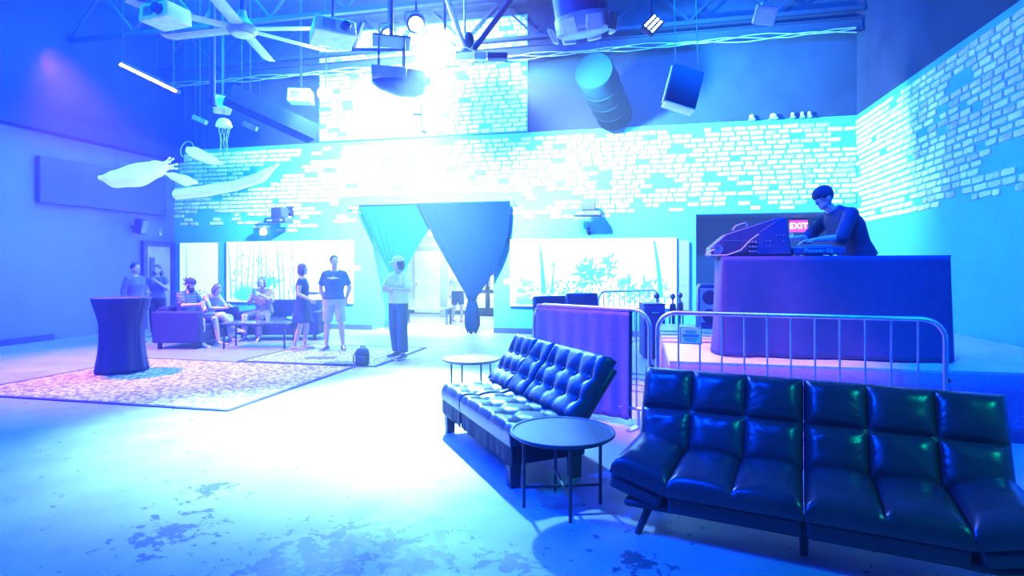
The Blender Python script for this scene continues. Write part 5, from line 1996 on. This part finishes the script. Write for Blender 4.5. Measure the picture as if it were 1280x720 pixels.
MB().tube([(0, 0, .13), (0, 0, ZC - p.z)], .005, 6).build('string', M_joist, t)

# ---- hanging white inflatable sea creatures
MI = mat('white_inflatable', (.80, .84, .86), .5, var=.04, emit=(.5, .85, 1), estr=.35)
def inflatable(label, pts, rs, tips, hang):
    """tapered balloon body through the points, with finger-like tips at its head"""
    base = pts[0]
    global LAST
    t = LAST = thing('sea_inflatable', label, 'inflatable', base, 0)
    P = [q - base for q in pts]
    fine, fr = [], []
    for i in range(len(P) - 1):
        for k in range(6):
            f = k / 6
            fine.append(P[i].lerp(P[i + 1], f))
            fr.append(rs[i] + (rs[i + 1] - rs[i]) * (.5 - .5 * math.cos(PI * f)))
    fine.append(P[-1])
    fr.append(rs[-1])
    MB().tube(fine, fr, 20).build('balloon', MI, t, smooth=60)
    d = (P[0] - P[1]).normalized()
    u = d.cross(V(0, 0, 1)).normalized()
    w_ = d.cross(u)
    for k in range(tips):
        a = 2 * PI * k / max(1, tips)
        o0 = (u * math.cos(a) + w_ * math.sin(a)) * rs[0] * .7
        e = o0 * 1.9 + d * .16
        MB().tube([o0, o0.lerp(e, .6), e], [.022, .016, .012], 8).build('tip', MI, t)
        MB().ball(e, .026, 10, 8).build('tip_ball', MI, t)
    for i in hang:
        q = P[i].copy()
        MB().tube([q + V(0, 0, rs[i] * .8), V(q.x, q.y, ZC - base.z)], .004, 6).build('string', M_joist, t)
D0 = 12.9
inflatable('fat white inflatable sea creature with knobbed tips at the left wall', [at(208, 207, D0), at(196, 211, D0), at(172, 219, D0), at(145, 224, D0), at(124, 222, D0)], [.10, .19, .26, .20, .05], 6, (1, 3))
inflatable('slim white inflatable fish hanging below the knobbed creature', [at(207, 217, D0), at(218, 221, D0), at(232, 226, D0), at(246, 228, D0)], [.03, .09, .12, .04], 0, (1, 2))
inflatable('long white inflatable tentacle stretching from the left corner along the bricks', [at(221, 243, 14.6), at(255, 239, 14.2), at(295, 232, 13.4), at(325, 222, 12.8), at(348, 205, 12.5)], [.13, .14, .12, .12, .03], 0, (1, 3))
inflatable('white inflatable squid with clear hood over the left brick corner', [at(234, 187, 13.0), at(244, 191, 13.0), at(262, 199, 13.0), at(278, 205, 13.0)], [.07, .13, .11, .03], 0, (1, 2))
MB().tube([(.17 * math.cos(k * PI / 12), .03 * math.sin(k * PI / 12), .19 * math.sin(k * PI / 12)) for k in range(24)], .008, 6, closed=True).build('clear_hoop', M_pale, LAST)

# conduit drop and ribbed duct above the left of the brickwork
p = at(266, 20, 10.6)
t = thing('conduit_drop', 'straight dark conduit drop beside the small pale projector', 'conduit', (p.x, p.y, at(266, 132, 10.6).z), 0)
MB().tube([(0, 0, 0), (0, 0, ZC - at(266, 132, 10.6).z)], .05, 12).build('pipe', M_joist, t)
MB().lathe([(.07, 0), (.07, .10)], 16).build('end_fitting', M_joist, t)
a, b1 = at(285, 118, 11.6), at(392, 168, 12.7)
t = thing('flat_duct', 'faint rectangular duct sloping over the left brickwork', 'duct', a, 0)
dv = b1 - a
MB().bar((0, 0, 0), dv, .5, .34).build('duct_body', mat('dim_duct', (.012, .02, .035), .7, spec=.06), t)
for f in (.15, .85):
    MB().tube([dv * f + V(0, 0, .1), V(dv.x * f, dv.y * f, ZC - a.z)], .008, 6).build('hanger', M_joist, t)
for k, (px, py) in enumerate(((313, 158), (250, 150))):
    q = at(px, py, 12.3)
    t = thing('junction_box', ('pale flat junction box under the sloping duct', 'dim junction box left of the jellyfish lantern')[k], 'box', q, YAW)
    MB().box((0, 0, 0), (.30, .12, .10), M=Matrix.Rotation(.4, 4, 'Y')).build('case', M_grey, t, bevel=.008)
    MB().tube([(0, 0, .05), (0, 0, ZC - q.z)], .01, 6).build('conduit', M_joist, t)

# small things on the ledge above the brickwork at the right
for k, (px, w_) in enumerate(((940, .12), (967, .16), (991, .08), (1003, .08), (1012, .08))):
    q = on_y(px, 150, WV - .10)
    t = thing('ledge_lamp', 'tiny pale lamp perched on the top edge of the right brickwork', 'lamp', (q.x, WV - .10, ZT - .02), 0, 'lamps on the brick ledge')
    MB().box((0, .04, .02), (w_, .16, .04)).build('base', M_grey, t)
    MB().lathe([(w_ * .45, .0), (w_ * .4, .07), (w_ * .1, .1)], 14, c=(0, .02, .04)).build('shade', M_pale, t)
